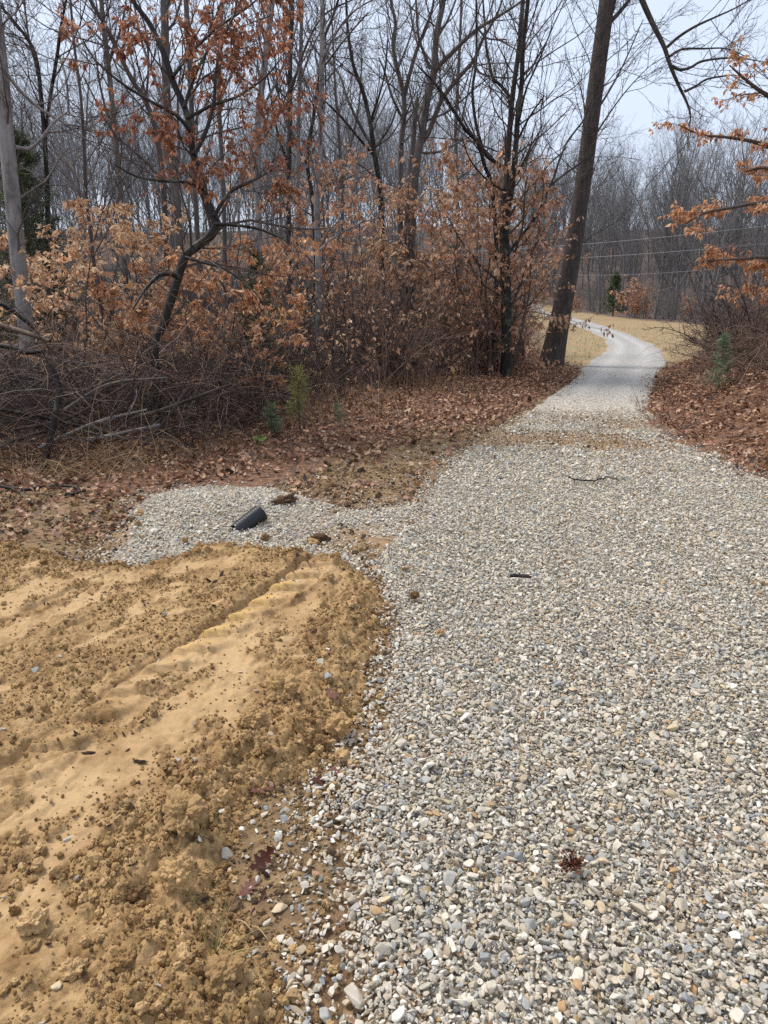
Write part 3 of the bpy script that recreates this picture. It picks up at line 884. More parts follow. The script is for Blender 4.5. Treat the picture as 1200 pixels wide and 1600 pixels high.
CLODS = [lump_mesh('clod', i, 3, 0.75, (1, 0.85, 0.72), M_CLOD, True) for i in range(7)]
rc = np.random.default_rng(24)
cp, cs = [], []
for st, s0, thr in [(0.012, 0.009, 1.1), (0.022, 0.018, 0.9), (0.05, 0.034, 0.6)]:
    X, Y = jitter(-3.6, 0.5, 1.0, 5.0, st, rc)
    d, al, ac, ln, sm = mud_parts(X, Y)
    edge = np.exp(-np.maximum(d, 0) / 0.22)
    near_low = sstep(2.6, 1.3, Y) if False else 1 - sstep(1.3, 2.4, Y)
    pr = thr * np.maximum((1 - sm) ** 1.5, 0.16 if s0 < 0.01 else 0.04) * (d > -0.03) * np.clip(0.30 + 0.8 * edge + 0.5 * near_low * (ac > 0.4), 0, 1) * (0.3 + 1.2 * sstep(0.4, 0.6, fbm(X, Y, 5, 3, 91)))
    if s0 > 0.03: pr = pr * np.clip(0.08 + edge + near_low * (ac > 0.3), 0, 1)
    out = (d <= -0.03) & (d > -0.5) & (sdist(X, Y, ROAD) < 0.12) & (X > -1.1) & (Y < 4.2)
    pr = np.where(out, 0.28 * np.exp(d / 0.22), pr)
    k = rc.uniform(size=len(X)) < pr
    X, Y, d = X[k], Y[k], d[k]
    Z = np.where(d > -0.12, np.maximum(mud_z(X, Y), H(X, Y)), np.maximum(H(X, Y), patch_z(X, Y)))
    s = s0 * np.exp(0.35 * rc.normal(size=len(X)))
    cp.append(np.stack([X, Y, Z + 0.12 * s], 1)); cs.append(s)
cp, cs = np.concatenate(cp), np.concatenate(cs)
rt = rc.uniform(0, 6.283, (len(cp), 3))
scatter('clay_crumbs', cp, rt, np.repeat(cs[:, None], 3, 1), rc.integers(0, 7, len(cp)), protos('crumb_kind', CLODS), 'ochre clay crumbs strewn over the clay pad', 'clay crumbs')

# leaf litter
rl = np.random.default_rng(25)
LEAVES = [leaf_mesh('leaf', rl, M_LITTER, lobes=(i % 2), curl=rl.uniform(0.4, 1.6), fold=rl.uniform(0.1, 0.6), n=7 if i % 2 else 5) for i in range(8)]
LIT = poly([(-500, 790), (60, 790), (210, 770), (330, 745), (450, 735), (560, 700), (650, 690), (740, 660), (800, 645), (870, 612), (900, 585), (880, 566), (800, 566), (640, 590), (560, 560), (300, 600), (-500, 620)])
ps = []
X, Y = jitter(-9, 9, 4.5, 19, 0.037, rl)
d = sdist(X, Y, LIT) + 0.5 * (fbm(X, Y, 2, 3, 101) - 0.5)
SP = soil_mask(X, Y) * sstep(0.40, 0.62, fbm(X, Y, 2.6, 4, 105)) * 0.55 * (Y > 4.4)
_dP = sdist(X, Y, PATCH)
SP = SP * np.where(_dP > 0, 0.25 * (X > -0.9), 1.0)
pr = np.clip(sstep(-0.35, 0.25, d) * 0.85 + SP + 0.13 * np.exp(np.minimum(d, 0) / 0.5) * (d < 0), 0, 1) * (sdist(X, Y, MUD) < 0.0) * (bank_off(X, Y) < -0.3)
pr *= np.where(sdist(X, Y, ROAD) > 0.0, 0.10 * np.exp(-np.maximum(sdist(X, Y, ROAD), 0) / 0.35) + 0.001, 1.0)
b = bank_off(X, Y)
prb = np.clip(sstep(-0.35, 0.25, b + 0.4 * (fbm(X, Y, 2, 3, 102) - 0.5)), 0, 1) * (Y < 19) * (1 - sstep(3, 6, b) * 0.5)
k = rl.uniform(size=len(X)) < np.maximum(pr, prb) * (0.35 + 0.65 * sstep(0.36, 0.52, fbm(X, Y, 3.2, 4, 104)))
ps.append((X[k], Y[k]))
X, Y = jitter(-0.9, 0.6, 1.3, 4.3, 0.075, rl)      # strays in the wet gap between clay and gravel
k = (rl.uniform(size=len(X)) < 0.28 * sstep(0.5, 0.62, fbm(X, Y, 4, 3, 103))) & (sdist(X, Y, MUD) < -0.02) & (sdist(X, Y, ROAD) < 0.06)
ps.append((X[k], Y[k]))
X, Y = jitter(0, 5, 4, 12, 0.2, rl)                  # a few on the drive
k = (rl.uniform(size=len(X)) < 0.03 + 0.5 * thin_mask(X, Y)) & (sdist(X, Y, ROAD) > 0.05)
ps.append((X[k], Y[k]))
X = np.concatenate([a for a, _ in ps]); Y = np.concatenate([b for _, b in ps])
on = sdist(X, Y, ROAD) > 0
Z = np.where(on, base_h(X, Y) + 0.03, H(X, Y) + rl.uniform(0.0, 0.05, len(X)))
rt = np.stack([rl.normal(0, 0.5, len(X)), rl.normal(0, 0.5, len(X)), rl.uniform(0, 6.283, len(X))], 1)
sz = 0.049 * np.exp(0.38 * rl.normal(size=len(X))) * np.where(on | (Y < 4.3), 0.55, 1.0)
scatter('leaf_litter', np.stack([X, Y, Z], 1), rt, np.repeat(sz[:, None], 3, 1), rl.integers(0, 8, len(X)), protos('litter_leaf_kind', LEAVES), 'brown fallen leaves carpeting the wood edge and the bank', 'leaf litter')
print('stones', len(sp), 'heap', len(ptn), 'crumbs', len(cp), 'leaves', len(X))


# ================================================================== TREES
def world_path(px, d, dd=0.0, n=26, ground=False):
    """control rows (u, v, r in picture px) on a path at distance d (leaning dd metres away along it) -> points, radii"""
    k = len(px)
    rows = []
    for i, (u, v, r) in enumerate(px):
        di = d + dd * i / max(1, k - 1)
        rows.append([*P(u, v, di), r * di / FPX])
    if ground:
        g = rows[0].copy()
        g[2] = float(H(g[0], g[1])) - 0.25; g[3] *= 1.25
        rows = [g] + rows
    if ground:
        e = 2 * np.array(rows[-1]) - np.array(rows[-2]); e[3] = np.array(rows[-1])[3] * 0.12; rows = rows + [e]
    return resample(rows, n)


def twig_levels(parents, rng, spec, rmin):
    """parents: list of (points, radii) arrays of one path each. spec: list of dicts per level -> list of (pts, rad)"""
    out = []
    cur = [(p[None, :, :3], p[None, :, 3]) for p in parents]
    for li, sp_ in enumerate(spec):
        nxt = []
        for pts, rad in cur:
            L = path_len(pts)
            n = sp_['n'] if li else max(2, int(sp_['n'] * L[0]))
            ln = sp_['len'] if li == 0 else sp_['len'] * L
            q = sprout(pts, rad, n, sp_.get('t0', 0.25), sp_.get('t1', 1.0), sp_['ang'], sp_.get('sd', 12), ln, 0.3, sp_['rr'], rmin[li], sp_['P'], sp_['wig'], sp_['trop'], rng, flat=sp_.get('flat', 0.0))
            nxt.append(q)
        a = np.concatenate([q[0] for q in nxt]); b = np.concatenate([q[1] for q in nxt])
        out.append((a, b)); cur = [(a, b)]
    return out


UP = [dict(n=2.6, len=1.5, ang=38, rr=0.42, P=8, wig=0.16, trop=0.07, t0=0.3), dict(n=6, len=0.5, ang=36, rr=0.55, P=6, wig=0.18, trop=0.05), dict(n=5, len=0.5, ang=36, rr=0.6, P=4, wig=0.2, trop=0.03)]
UPD = [dict(n=2.2, len=1.6, ang=36, rr=0.36, P=8, wig=0.14, trop=0.07, t0=0.3), dict(n=5, len=0.5, ang=36, rr=0.5, P=6, wig=0.16, trop=0.05), dict(n=5, len=0.5, ang=36, rr=0.6, P=4, wig=0.2, trop=0.03)]


def hand_tree(name, label, cat, base_path, limbs=(), seed=0, barkm=None, twigm=None, spec=UP, rmin=(0.008, 0.005, 0.003, 0.0025), leaves=None, sides=9, group=None):
    rng = np.random.default_rng(1000 + seed)
    bx, by = base_path[0, 0], base_path[0, 1]
    org = np.array([bx, by, float(H(bx, by))])
    root = obj(name, None, loc=org, label=label, cat=cat, group=group)
    def loc_(p): q = p.copy(); q[:, :3] -= org; return q
    tp = loc_(base_path)
    V, F = tubes(tp[None, :, :3], tp[None, :, 3], sides)
    child(root, 'trunk', mesh_np('trunk', V, F, [barkm]))
    ps_ = [tp]
    for l in limbs:
        lp = loc_(l); ps_.append(lp)
        V, F = tubes(lp[None, :, :3], lp[None, :, 3], 7)
        child(root, 'limb', mesh_np('limb', V, F, [barkm]))
    if spec:
        lv = twig_levels(ps_, rng, spec, rmin)
        g = Geo()
        for i, (a, b) in enumerate(lv):
            V, F = tubes(a, b, 5 if i == 0 else 3); g.add(V, F)
        child(root, 'twigs', g.build('twigs', [twigm or barkm]), kind='stuff')
        if leaves:
            for lf in (leaves if isinstance(leaves, list) else [leaves]):
                tw = lv[lf.get('lvl', -1)][0]
                zz = tw[:, :, 2].mean(1) + org[2]; yy = tw[:, :, 1].mean(1)
                kk = (zz > lf.get('z0', -9)) & (zz < lf.get('z1', 99)) & (rng.uniform(size=len(tw)) < lf.get('keep', 1.0)) & (yy > lf.get('behind', -99)) & (tw[:, :, 0].mean(1) + org[0] < lf.get('xmax', 99))
                if not kk.any(): continue
                V, F, r = leaves_on(tw[kk], rng, lf['per'], lf['size'], lf.get('droop', 1.0))
                child(root, 'leaves', mesh_np('leaves', V, F, [lf['mat']], True, {'rnd': r}), kind='stuff')
    return root


WP = world_path
BEECH = [dict(n=4.2, len=1.25, ang=66, rr=0.40, P=8, wig=0.15, trop=0.0, t0=0.16, flat=0.4), dict(n=6, len=0.48, ang=42, rr=0.55, P=6, wig=0.16, trop=-0.02, flat=0.5), dict(n=4, len=0.5, ang=40, rr=0.6, P=4, wig=0.16, trop=-0.03, flat=0.5)]

# the big trunk leaning over the drive
hand_tree('leaning_oak', 'tall thick bare trunk leaning right beside the drive', 'tree',
          WP([(862, 566, 20), (868, 535, 17), (878, 485, 14.5), (890, 425, 13), (902, 350, 12), (914, 265, 11.4), (925, 180, 11), (936, 95, 10.8), (946, 20, 10.4), (955, -70, 9.6), (962, -180, 8.5), (972, -330, 6)], 18.2, 0.5, 60, True),
          [WP([(958, -95, 5), (985, -50, 4.4), (1003, 0, 3.9), (1020, 38, 3.5), (1037, 72, 3.0), (1047, 102, 2.7), (1060, 133, 2.2), (1073, 160, 1.7), (1079, 182, 1.2), (1076, 205, 0.8), (1074, 228, 0.5)], 18.4, -1.0, 40),
           WP([(1042, 74, 2.2), (1060, 58, 2.0), (1085, 42, 1.7), (1115, 28, 1.3), (1150, 12, 0.9), (1190, -12, 0.5)], 17.2, -0.5),
           WP([(1046, 88, 1.8), (1066, 77, 1.5), (1100, 76, 1.2), (1135, 76, 0.8), (1165, 88, 0.5)], 17.1, 0.4),
           WP([(1050, 103, 2.2), (1063, 109, 2.0), (1080, 105, 1.8), (1096, 96, 1.6), (1130, 91, 1.2), (1165, 92, 0.8), (1200, 98, 0.5)], 17.1, -0.4),
           WP([(1070, 143, 1.8), (1088, 134, 1.6), (1104, 124, 1.4), (1130, 119, 1.1), (1150, 118, 0.7), (1170, 130, 0.4)], 16.9, 0.2),
           WP([(947, 40, 3.2), (958, 30, 3), (972, 14, 2.6), (988, -8, 2.2), (1010, -50, 1.6)], 18.4, 0.5),
           WP([(951, 42, 2.2), (955, 25, 2.0), (963, -5, 1.5), (968, -40, 1.0)], 18.4, 0.3),
           WP([(931, 175, 1.6), (950, 145, 1.4), (972, 105, 1.1), (992, 60, 0.8), (1005, 30, 0.5)], 18.3, 0.8),
           WP([(921, 225, 1.5), (945, 188, 1.2), (972, 150, 0.9), (1000, 118, 0.6), (1025, 95, 0.4)], 18.3, -0.6),
           WP([(968, -200, 6), (930, -260, 5), (880, -330, 3)], 18.6, 0.5), WP([(965, -160, 5), (1010, -230, 4), (1080, -300, 2)], 18.6, -0.5)],
          1, B_OAK, B_TWIG, [dict(n=3.0, len=2.2, ang=48, rr=0.07, P=10, wig=0.10, trop=0.05, t0=0.34), dict(n=7, len=0.38, ang=36, rr=0.6, P=6, wig=0.14, trop=0.02), dict(n=4, len=0.5, ang=36, rr=0.7, P=4, wig=0.16, trop=0.0)], (0.008, 0.005, 0.004), sides=14)

# the crooked dark beech over the brush, still holding its leaves
hand_tree('crooked_beech', 'crooked wet dark trunk with orange brown leaves over the brush pile', 'tree',
          WP([(241, 556, 6.46), (256, 506, 6.46), (268, 466, 6.46), (277, 436, 6.63), (289, 402, 6.46), (303, 388, 6.46), (325, 372, 6.46), (338, 352, 6.80), (331, 333, 5.95), (319, 300, 5.10), (310, 262, 4.76), (302, 240, 4.59), (297, 208, 4.33), (289, 169, 4.08), (270, 127, 4.42), (255, 82, 3.91), (233, 36, 3.40), (204, -5, 3.06), (185, -60, 2.21), (170, -130, 1.27)], 8.5, 0.6, 90, True),
          [WP([(278, 432, 4), (264, 428, 3.6), (248, 431, 3.2), (232, 446, 2.6), (220, 462, 2), (208, 482, 1.4)], 8.5, -0.7),
           WP([(334, 338, 3), (360, 300, 2.6), (395, 282, 2.2), (430, 262, 1.6), (452, 250, 1)], 8.6, 0.5),
           WP([(303, 242, 3.4), (322, 205, 3), (334, 160, 2.6), (338, 110, 2.2), (350, 60, 1.8), (372, 10, 1.3), (390, -40, 0.8)], 8.7, 0.6),
           WP([(298, 205, 3), (275, 180, 2.6), (235, 158, 2.2), (190, 130, 1.7), (150, 95, 1.2), (128, 60, 0.7)], 8.7, -0.4),
           WP([(318, 296, 2.6), (290, 285, 2.3), (255, 283, 2), (215, 276, 1.6), (180, 258, 1.0)], 8.5, -0.5),
           WP([(336, 350, 2.8), (370, 352, 2.4), (405, 358, 2.0), (440, 372, 1.4)], 8.5, -0.4),
           WP([(290, 402, 2.4), (318, 410, 2.2), (350, 420, 1.8), (385, 445, 1.3), (410, 470, 0.8)], 8.4, -0.5),
           WP([(292, 185, 2.6), (330, 165, 2.2), (372, 150, 1.8), (415, 120, 1.2), (440, 90, 0.8)], 8.8, 0.5),
           WP([(270, 120, 2.6), (300, 80, 2.2), (345, 40, 1.8), (395, 5, 1.3), (425, -30, 0.8)], 8.9, 0.6),
           WP([(288, 168, 2.6), (300, 130, 2.3), (318, 90, 1.9), (340, 62, 1.5), (372, 48, 0.9)], 8.8, 0.3)],
          2, B_DARK, B_BROWN, [dict(n=4.5, len=0.95, ang=55, rr=0.40, P=7, wig=0.16, trop=0.02, t0=0.2, flat=0.2), dict(n=5, len=0.5, ang=42, rr=0.55, P=5, wig=0.18, trop=0.0, flat=0.3), dict(n=3, len=0.55, ang=40, rr=0.6, P=4, wig=0.18, trop=-0.02)],
          (0.006, 0.004, 0.0025), [dict(mat=L_ORANGE, per=7, size=0.072, z1=2.9, z0=0.3, behind=0.12), dict(mat=L_RUST, per=8, size=0.058, z0=2.6, keep=1.0, behind=-0.3)], 12)

# pale trunk at the left edge
hand_tree('pale_tree', 'smooth pale grey trunk at the left edge behind the brush', 'tree',
          WP([(50, 600, 12.5), (45, 556, 11.5), (36, 470, 11), (28, 400, 11), (17, 285, 10.5), (8, 187, 10), (0, 95, 9.5), (-10, 10, 9), (-22, -100, 8), (-35, -260, 5)], 9.6, 0.4, 60, True),
          [WP([(24, 230, 3), (44, 232, 2.6), (60, 222, 2.2), (85, 190, 1.8), (105, 175, 1.2)], 9.7, 0.4), WP([(2, 105, 3), (30, 140, 2.4), (60, 168, 2), (105, 196, 1.5), (160, 240, 1.1), (200, 290, 0.8)], 9.7, 0.9),
           WP([(-20, -90, 4), (20, -170, 3), (70, -240, 2)], 9.8, 0.5)], 3, B_PALE, B_TWIG, UP, sides=14)

T = []
T.append(('bare_tree', 'thick straight grey brown trunk behind the crooked beech', [(282, 470, 9), (280, 386, 8.5), (276, 320, 8), (267, 240, 8), (262, 187, 7.5), (259, 112, 7.5), (257, 20, 7), (254, -90, 6), (250, -220, 4)], 15.5,
          [[(262, 180, 3), (240, 120, 2.6), (220, 60, 2), (206, -10, 1.5)], [(257, 20, 3), (285, -40, 2.6), (320, -110, 2)]], B_GREY))
T.append(('bare_tree', 'slim grey trunk just right of the thick one behind the beech', [(312, 450, 5.5), (307, 340, 5), (302, 260, 5), (299, 169, 5), (296, 94, 5), (291, 10, 4.6), (288, -90, 4), (284, -200, 2.6)], 17, [[(298, 160, 2.2), (318, 100, 1.8), (330, 40, 1.4), (336, -20, 1)]], B_GREY))
T.append(('bare_tree', 'tall pale grey trunk on the right fringe of the orange leaves', [(408, 470, 7), (405, 380, 6.5), (403, 280, 6.2), (403, 190, 6), (412, 112, 6), (419, 56, 5.6), (425, 0, 5.2), (430, -80, 4.6), (436, -200, 3)], 15,
          [[(404, 180, 2.5), (430, 130, 2.2), (455, 70, 1.8), (470, 10, 1.4)], [(418, 60, 2.5), (395, 10, 2), (380, -50, 1.5)]], B_PALE))
T.append(('bare_tree', 'dark straight stem between two pale trunks left of centre', [(452, 430, 5), (451, 300, 4.6), (453, 180, 4.4), (453, 112, 4.2), (457, 0, 3.8), (460, -120, 2.8), (462, -220, 1.6)], 19,
          [[(451, 260, 2.4), (432, 200, 2), (420, 130, 1.7), (404, 60, 1.2)], [(453, 150, 2.4), (475, 80, 2), (505, 25, 1.6), (560, -5, 1.2)], [(452, 210, 2), (436, 150, 1.7), (428, 70, 1.3)]], B_DARK))
T.append(('bare_tree', 'thin pale stem close beside a dark straight stem', [(464, 430, 4.5), (465, 300, 4), (466, 210, 3.8), (469, 112, 3.6), (472, 0, 3.2), (476, -140, 2)], 20, [[(468, 130, 1.6), (490, 70, 1.4), (520, 20, 1)]], B_PALE))
T.append(('bare_tree', 'mottled pale grey trunk standing clear left of the vine thicket', [(500, 566, 8), (499, 520, 7), (498, 467, 6.5), (497, 383, 6.2), (495, 320, 5.8), (499, 270, 5.5), (501, 206, 5.2), (503, 94, 4.6), (504, 0, 4.2), (505, -120, 3)], 14.5,
          [[(500, 390, 2.4), (520, 372, 2), (560, 350, 1.6), (590, 340, 1.0)], [(501, 206, 2.6), (492, 230, 2.4), (480, 262, 2)], [(502, 100, 2.2), (520, 60, 1.9), (550, 20, 1.5), (600, -10, 1)], [(500, 180, 2), (475, 120, 1.6), (460, 60, 1.2)], [(497, 465, 2), (474, 480, 1.8), (450, 505, 1.3)]], B_PALE))
T.append(('bare_tree', 'curved dark stem leaning beside the mottled pale trunk', [(494, 420, 4.2), (488, 311, 3.8), (480, 250, 3.6), (489, 187, 3.3), (500, 112, 3), (504, 67, 2.8), (522, 20, 2.2), (540, -40, 1.5)], 16.5, [[(500, 112, 2), (540, 60, 1.6), (575, 20, 1.2)]], B_DARK))
T.append(('bare_tree', 'forked dark tree whose thin limbs meet left of the centre', [(597, 420, 6), (596, 319, 5.2), (592, 281, 5), (584, 232, 5), (579, 195, 4.2), (567, 142, 3.8), (552, 101, 3.2), (543, 41, 2.6), (540, -40, 1.8)], 19,
          [[(584, 234, 3), (560, 191, 2.6), (541, 150, 2.3), (530, 116, 2), (507, 86, 1.4)], [(586, 245, 2.6), (560, 215, 2.3), (535, 185, 2), (510, 160, 1.4)], [(588, 228, 2.4), (608, 200, 2), (620, 170, 1.6)], [(580, 190, 2), (600, 120, 1.6), (606, 60, 1.1)]], B_DARK))
T.append(('bare_tree', 'grey trunk forking into a wishbone against the sky', [(624, 430, 6.5), (626, 292, 5.6), (627, 225, 5.4), (631, 187, 5), (631, 148, 4.6), (620, 105, 3.8), (614, 67, 3.5), (618, 37, 3.2), (611, 0, 2.8), (604, -80, 2)], 20,
          [[(632, 150, 4), (639, 120, 3.6), (652, 75, 3.2), (665, 45, 2.8), (676, 10, 2.2), (682, -40, 1.6)], [(629, 186, 2.6), (612, 150, 2.3), (603, 118, 1.8), (592, 90, 1.2)], [(622, 108, 1.8), (640, 60, 1.5), (648, 20, 1)], [(653, 72, 2), (645, 40, 1.7), (640, 0, 1.3)], [(628, 225, 2.4), (650, 200, 2), (665, 170, 1.5)]], B_GREY))
T.append(('bare_tree', 'large grey tree with great limbs reaching right above the thicket', [(640, 430, 9), (646, 319, 7.8), (650, 262, 7.6), (659, 210, 7.2), (669, 150, 6.6), (678, 112, 6.2), (682, 56, 5.6), (693, 0, 5), (702, -70, 4), (712, -170, 2.6)], 18,
          [[(678, 114, 4.6), (692, 96, 4.2), (710, 79, 3.8), (728, 61, 3.5), (747, 45, 3.1), (785, 22, 2.3), (812, 4, 1.7), (840, -20, 1)], [(657, 225, 5), (669, 208, 4.7), (680, 180, 4.5), (691, 154, 4.2), (714, 124, 3.8), (740, 94, 3.2), (755, 60, 2.6), (777, 22, 2), (790, -20, 1.2)],
           [(672, 108, 3), (662, 82, 2.7), (654, 58, 2.4), (651, 20, 2), (648, -30, 1.4)], [(684, 58, 2.4), (700, 30, 2), (716, -10, 1.5)], [(740, 95, 2), (752, 115, 1.8), (790, 122, 1.4), (810, 118, 1)], [(655, 240, 2.6), (690, 236, 2.2), (720, 220, 1.7), (738, 212, 1)], [(747, 45, 1.8), (762, 60, 1.6), (792, 62, 1.2)]], B_GREY))
T.append(('broken_tree', 'snapped grey trunk with a jagged top beside the large tree', [(634, 430, 6), (638, 300, 5.2), (645, 232, 4.8), (649, 180, 4.4), (651, 160, 3.6), (652, 148, 0.8)], 18.4, [[(646, 200, 2.4), (660, 165, 2.2), (668, 130, 1.8)]], B_GREY))
T.append(('bare_tree', 'dark bending sapling crossing in front of the pale sky right of centre', [(776, 420, 4.4), (770, 300, 3.8), (757, 258, 3.7), (747, 225, 3.5), (725, 199, 3.2), (699, 157, 2.8), (680, 131, 2.3), (660, 110, 1.5)], 16.5, [[(757, 258, 2), (740, 275, 1.8), (716, 290, 1.2)]], B_DARK))
T.append(('twin_beech', 'dark twin stemmed tree with a skirt of brown leaves', [(792, 545, 11), (791, 480, 10.5), (789, 400, 10), (788, 330, 8.5), (791, 280, 6), (795, 225, 5.4), (801, 150, 4.8), (811, 75, 4.4), (817, 0, 3.8), (824, -100, 2.8), (830, -200, 1.6)], 15.4,
          [[(790, 345, 6), (800, 290, 5.6), (806, 225, 5), (809, 180, 4.8), (815, 131, 4.4), (817, 75, 4), (825, 0, 3.6), (834, -100, 2.6), (842, -190, 1.5)], [(797, 152, 3), (783, 134, 2.9), (770, 122, 2.7), (765, 100, 2.5), (760, 75, 2.3), (756, 20, 1.8), (752, -40, 1.2)],
           [(788, 262, 3.6), (772, 252, 3.4), (757, 238, 3.2), (744, 195, 2.9), (738, 142, 2.7), (744, 94, 2.4), (744, 0, 1.8), (742, -60, 1.2)], [(790, 402, 3), (812, 372, 2.9), (838, 338, 2.7), (862, 290, 2.4), (885, 270, 1.9), (906, 255, 1.5), (925, 238, 0.8)],
           [(834, 342, 2.6), (850, 312, 2.4), (864, 280, 2.3), (874, 250, 2.1), (885, 224, 1.9), (900, 203, 1.7), (913, 185, 1.5), (927, 147, 1.0)], [(812, 185, 2), (822, 140, 1.8), (842, 95, 1.4), (862, 45, 1)], [(806, 225, 2), (826, 185, 1.7), (850, 150, 1.2)], [(790, 300, 2), (760, 280, 1.7), (735, 250, 1.3), (722, 215, 0.8)]], B_DARK))
T.append(('bare_tree', 'thin dark tree with crossing limbs at the upper left', [(78, 420, 5), (74, 300, 4.4), (69, 210, 4), (60, 112, 3.6), (49, 71, 3.2), (22, 34, 2.6), (-4, 4, 2)], 13.5, [[(70, 220, 3.4), (79, 150, 3.2), (90, 82, 2.9), (96, 37, 2.3), (108, -20, 1.6)], [(60, 112, 2.4), (45, 60, 2), (38, 0, 1.4)], [(90, 82, 2), (103, 122, 1.9), (108, 180, 1.5)]], B_DARK))
T.append(('bare_tree', 'long slanting grey stem rising left from behind the leaves', [(262, 440, 5.5), (256, 300, 5), (244, 210, 4.8), (229, 161, 4.5), (206, 124, 4.2), (187, 86, 4), (165, 41, 3.6), (141, 0, 3.2), (115, -60, 2.2)], 12.6, [[(187, 88, 2), (200, 50, 1.7), (205, 0, 1.3)], [(228, 160, 2.2), (232, 100, 1.9), (226, 40, 1.5), (204, -10, 1)]], B_BROWN))
T.append(('bare_tree', 'slender brown stem standing in pale leaves left of the crooked beech', [(163, 520, 4), (156, 470, 3.8), (146, 406, 3.5), (141, 360, 3.4), (134, 300, 3.2), (131, 225, 3), (126, 150, 2.7), (116, 70, 2.4), (110, 0, 2), (104, -70, 1.3)], 10.5, [[(135, 300, 1.8), (112, 260, 1.6), (90, 235, 1.1)], [(146, 400, 1.8), (172, 350, 1.5), (186, 300, 1.0)]], B_BROWN))
T.append(('bare_tree', 'grey trunk leaning left deep in the wood near the left edge', [(196, 440, 6), (190, 330, 5.5), (180, 210, 5), (168, 90, 4.5), (158, 0, 4), (150, -120, 2.8)], 22, [[(182, 220, 2.4), (160, 150, 2), (148, 80, 1.5)], [(170, 100, 2.2), (190, 40, 1.8), (200, -20, 1.2)]], B_GREY))
T.append(('bare_tree', 'slim grey trunk right of the big leaning oak at the drive bend', [(716, 430, 4.6), (714, 300, 4), (712, 200, 3.5), (716, 120, 3), (720, 30, 2.4), (722, -60, 1.5)], 23, [[(713, 220, 2), (730, 150, 1.6), (742, 90, 1)]], B_GREY))
T[-1] = ('bare_tree', 'slim straight grey stem between the large tree and the twin stems') + T[-1][2:]
T.append(('bare_tree', 'thin upright grey pair of stems left of the forked dark tree', [(536, 420, 4), (534, 300, 3.4), (530, 220, 3), (524, 140, 2.4), (520, 60, 1.7)], 24, [[(535, 300, 2.4), (545, 240, 2.2), (560, 170, 1.7), (566, 90, 1.2)]], B_GREY))
T.append(('bare_tree', 'grey stem crossing the reddish leaves near the top left', [(352, 440, 5), (350, 330, 4.5), (346, 240, 4.2), (342, 150, 4), (344, 60, 3.6), (348, -20, 3), (350, -120, 2)], 19, [[(344, 160, 2), (366, 100, 1.7), (380, 40, 1.2)]], B_GREY))
for q, (nm, lb, tp_, dist, lm, bk) in enumerate(T):
    lv = None
    spec = UPD if dist > 15 else UP
    if nm == 'twin_beech':
        spec = [dict(n=4.0, len=1.9, ang=50, rr=0.32, P=9, wig=0.12, trop=0.05, t0=0.06), dict(n=6, len=0.45, ang=36, rr=0.5, P=6, wig=0.15, trop=0.03), dict(n=5, len=0.5, ang=36, rr=0.6, P=4, wig=0.18, trop=0.0)]
        lv = [dict(mat=L_PINK, per=3, size=0.11, z0=0.6, z1=4.2, keep=0.8, xmax=3.45)]
    if nm == 'broken_tree': spec = [dict(n=1.2, len=0.9, ang=45, rr=0.3, P=6, wig=0.16, trop=0.05, t0=0.4), dict(n=4, len=0.5, ang=36, rr=0.55, P=5, wig=0.18, trop=0.03)]
    rg = np.random.default_rng(400 + q)
    hand_tree(nm, lb, 'tree', WP([(a, b, c * 0.75) for a, b, c in tp_], dist, rg.uniform(-0.5, 0.8), 50, True), [WP([(a, b, c * 0.78) for a, b, c in l], dist + rg.uniform(-0.1, 0.1), rg.uniform(-1.4, 1.4), 24) for l in lm], 20 + q, bk, B_TWIG if bk != B_DARK else B_BROWN, spec, leaves=lv,
              group=None)


# ------------------------------------------------------------------ generic growing trees, copied through the wood
def grown_tree(name, seed, h, r0, barkm, twigm, label, cat, group, n1=15, lim=0.30, ang=34, fork=True, dense=(7, 6, 3), parts=True, leaves=None, spec3=True):
    rng = np.random.default_rng(seed)
    k = 14
    zz = np.linspace(-0.2, h, k)
    wob = np.cumsum(rng.normal(0, 0.019 * h, (k, 2)), 0) * np.linspace(0, 1, k)[:, None]
    tr = np.concatenate([wob, zz[:, None], (r0 * (1 - 0.88 * np.linspace(0, 1, k) ** 1.1))[:, None]], 1)
    tr = resample(tr, 30)
    root = obj(name, None, label=label, cat=cat, group=group)
    V, F = tubes(tr[None, :, :3], tr[None, :, 3], 8)
    child(root, 'trunk', mesh_np('trunk', V, F, [barkm]))
    l1 = sprout(tr[None, :, :3], tr[None, :, 3], n1, lim, 0.98, ang, 9, h * 0.42, 0.25, 0.55, 0.012, 10, 0.10, 0.10, rng)
    l2 = sprout(*l1, dense[0], 0.2, 1, 38, 10, 0.42 * path_len(l1[0]), 0.3, 0.55, 0.008, 7, 0.13, 0.07, rng)
    l3 = sprout(*l2, dense[1], 0.15, 1, 36, 10, 0.5 * path_len(l2[0]), 0.3, 0.6, 0.006, 5, 0.16, 0.04, rng)
    g = Geo()
    for (a, b), sd_ in ((l1, 5), (l2, 4), (l3, 3)):
        V, F = tubes(a, b, sd_); g.add(V, F)
    if dense[2]:
        l4 = sprout(*l3, dense[2], 0.2, 1, 36, 10, 0.55 * path_len(l3[0]), 0.3, 0.7, 0.005, 3, 0.18, 0.02, rng)
        V, F = tubes(*l4, 3); g.add(V, F)
    child(root, 'crown', g.build('crown', [twigm]), kind='stuff')
    if leaves:
        V, F, r = leaves_on(l3[0], rng, leaves['per'], leaves['size'])
        child(root, 'leaves', mesh_np('leaves', V, F, [leaves['mat']], True, {'rnd': r}), kind='stuff')
    return root


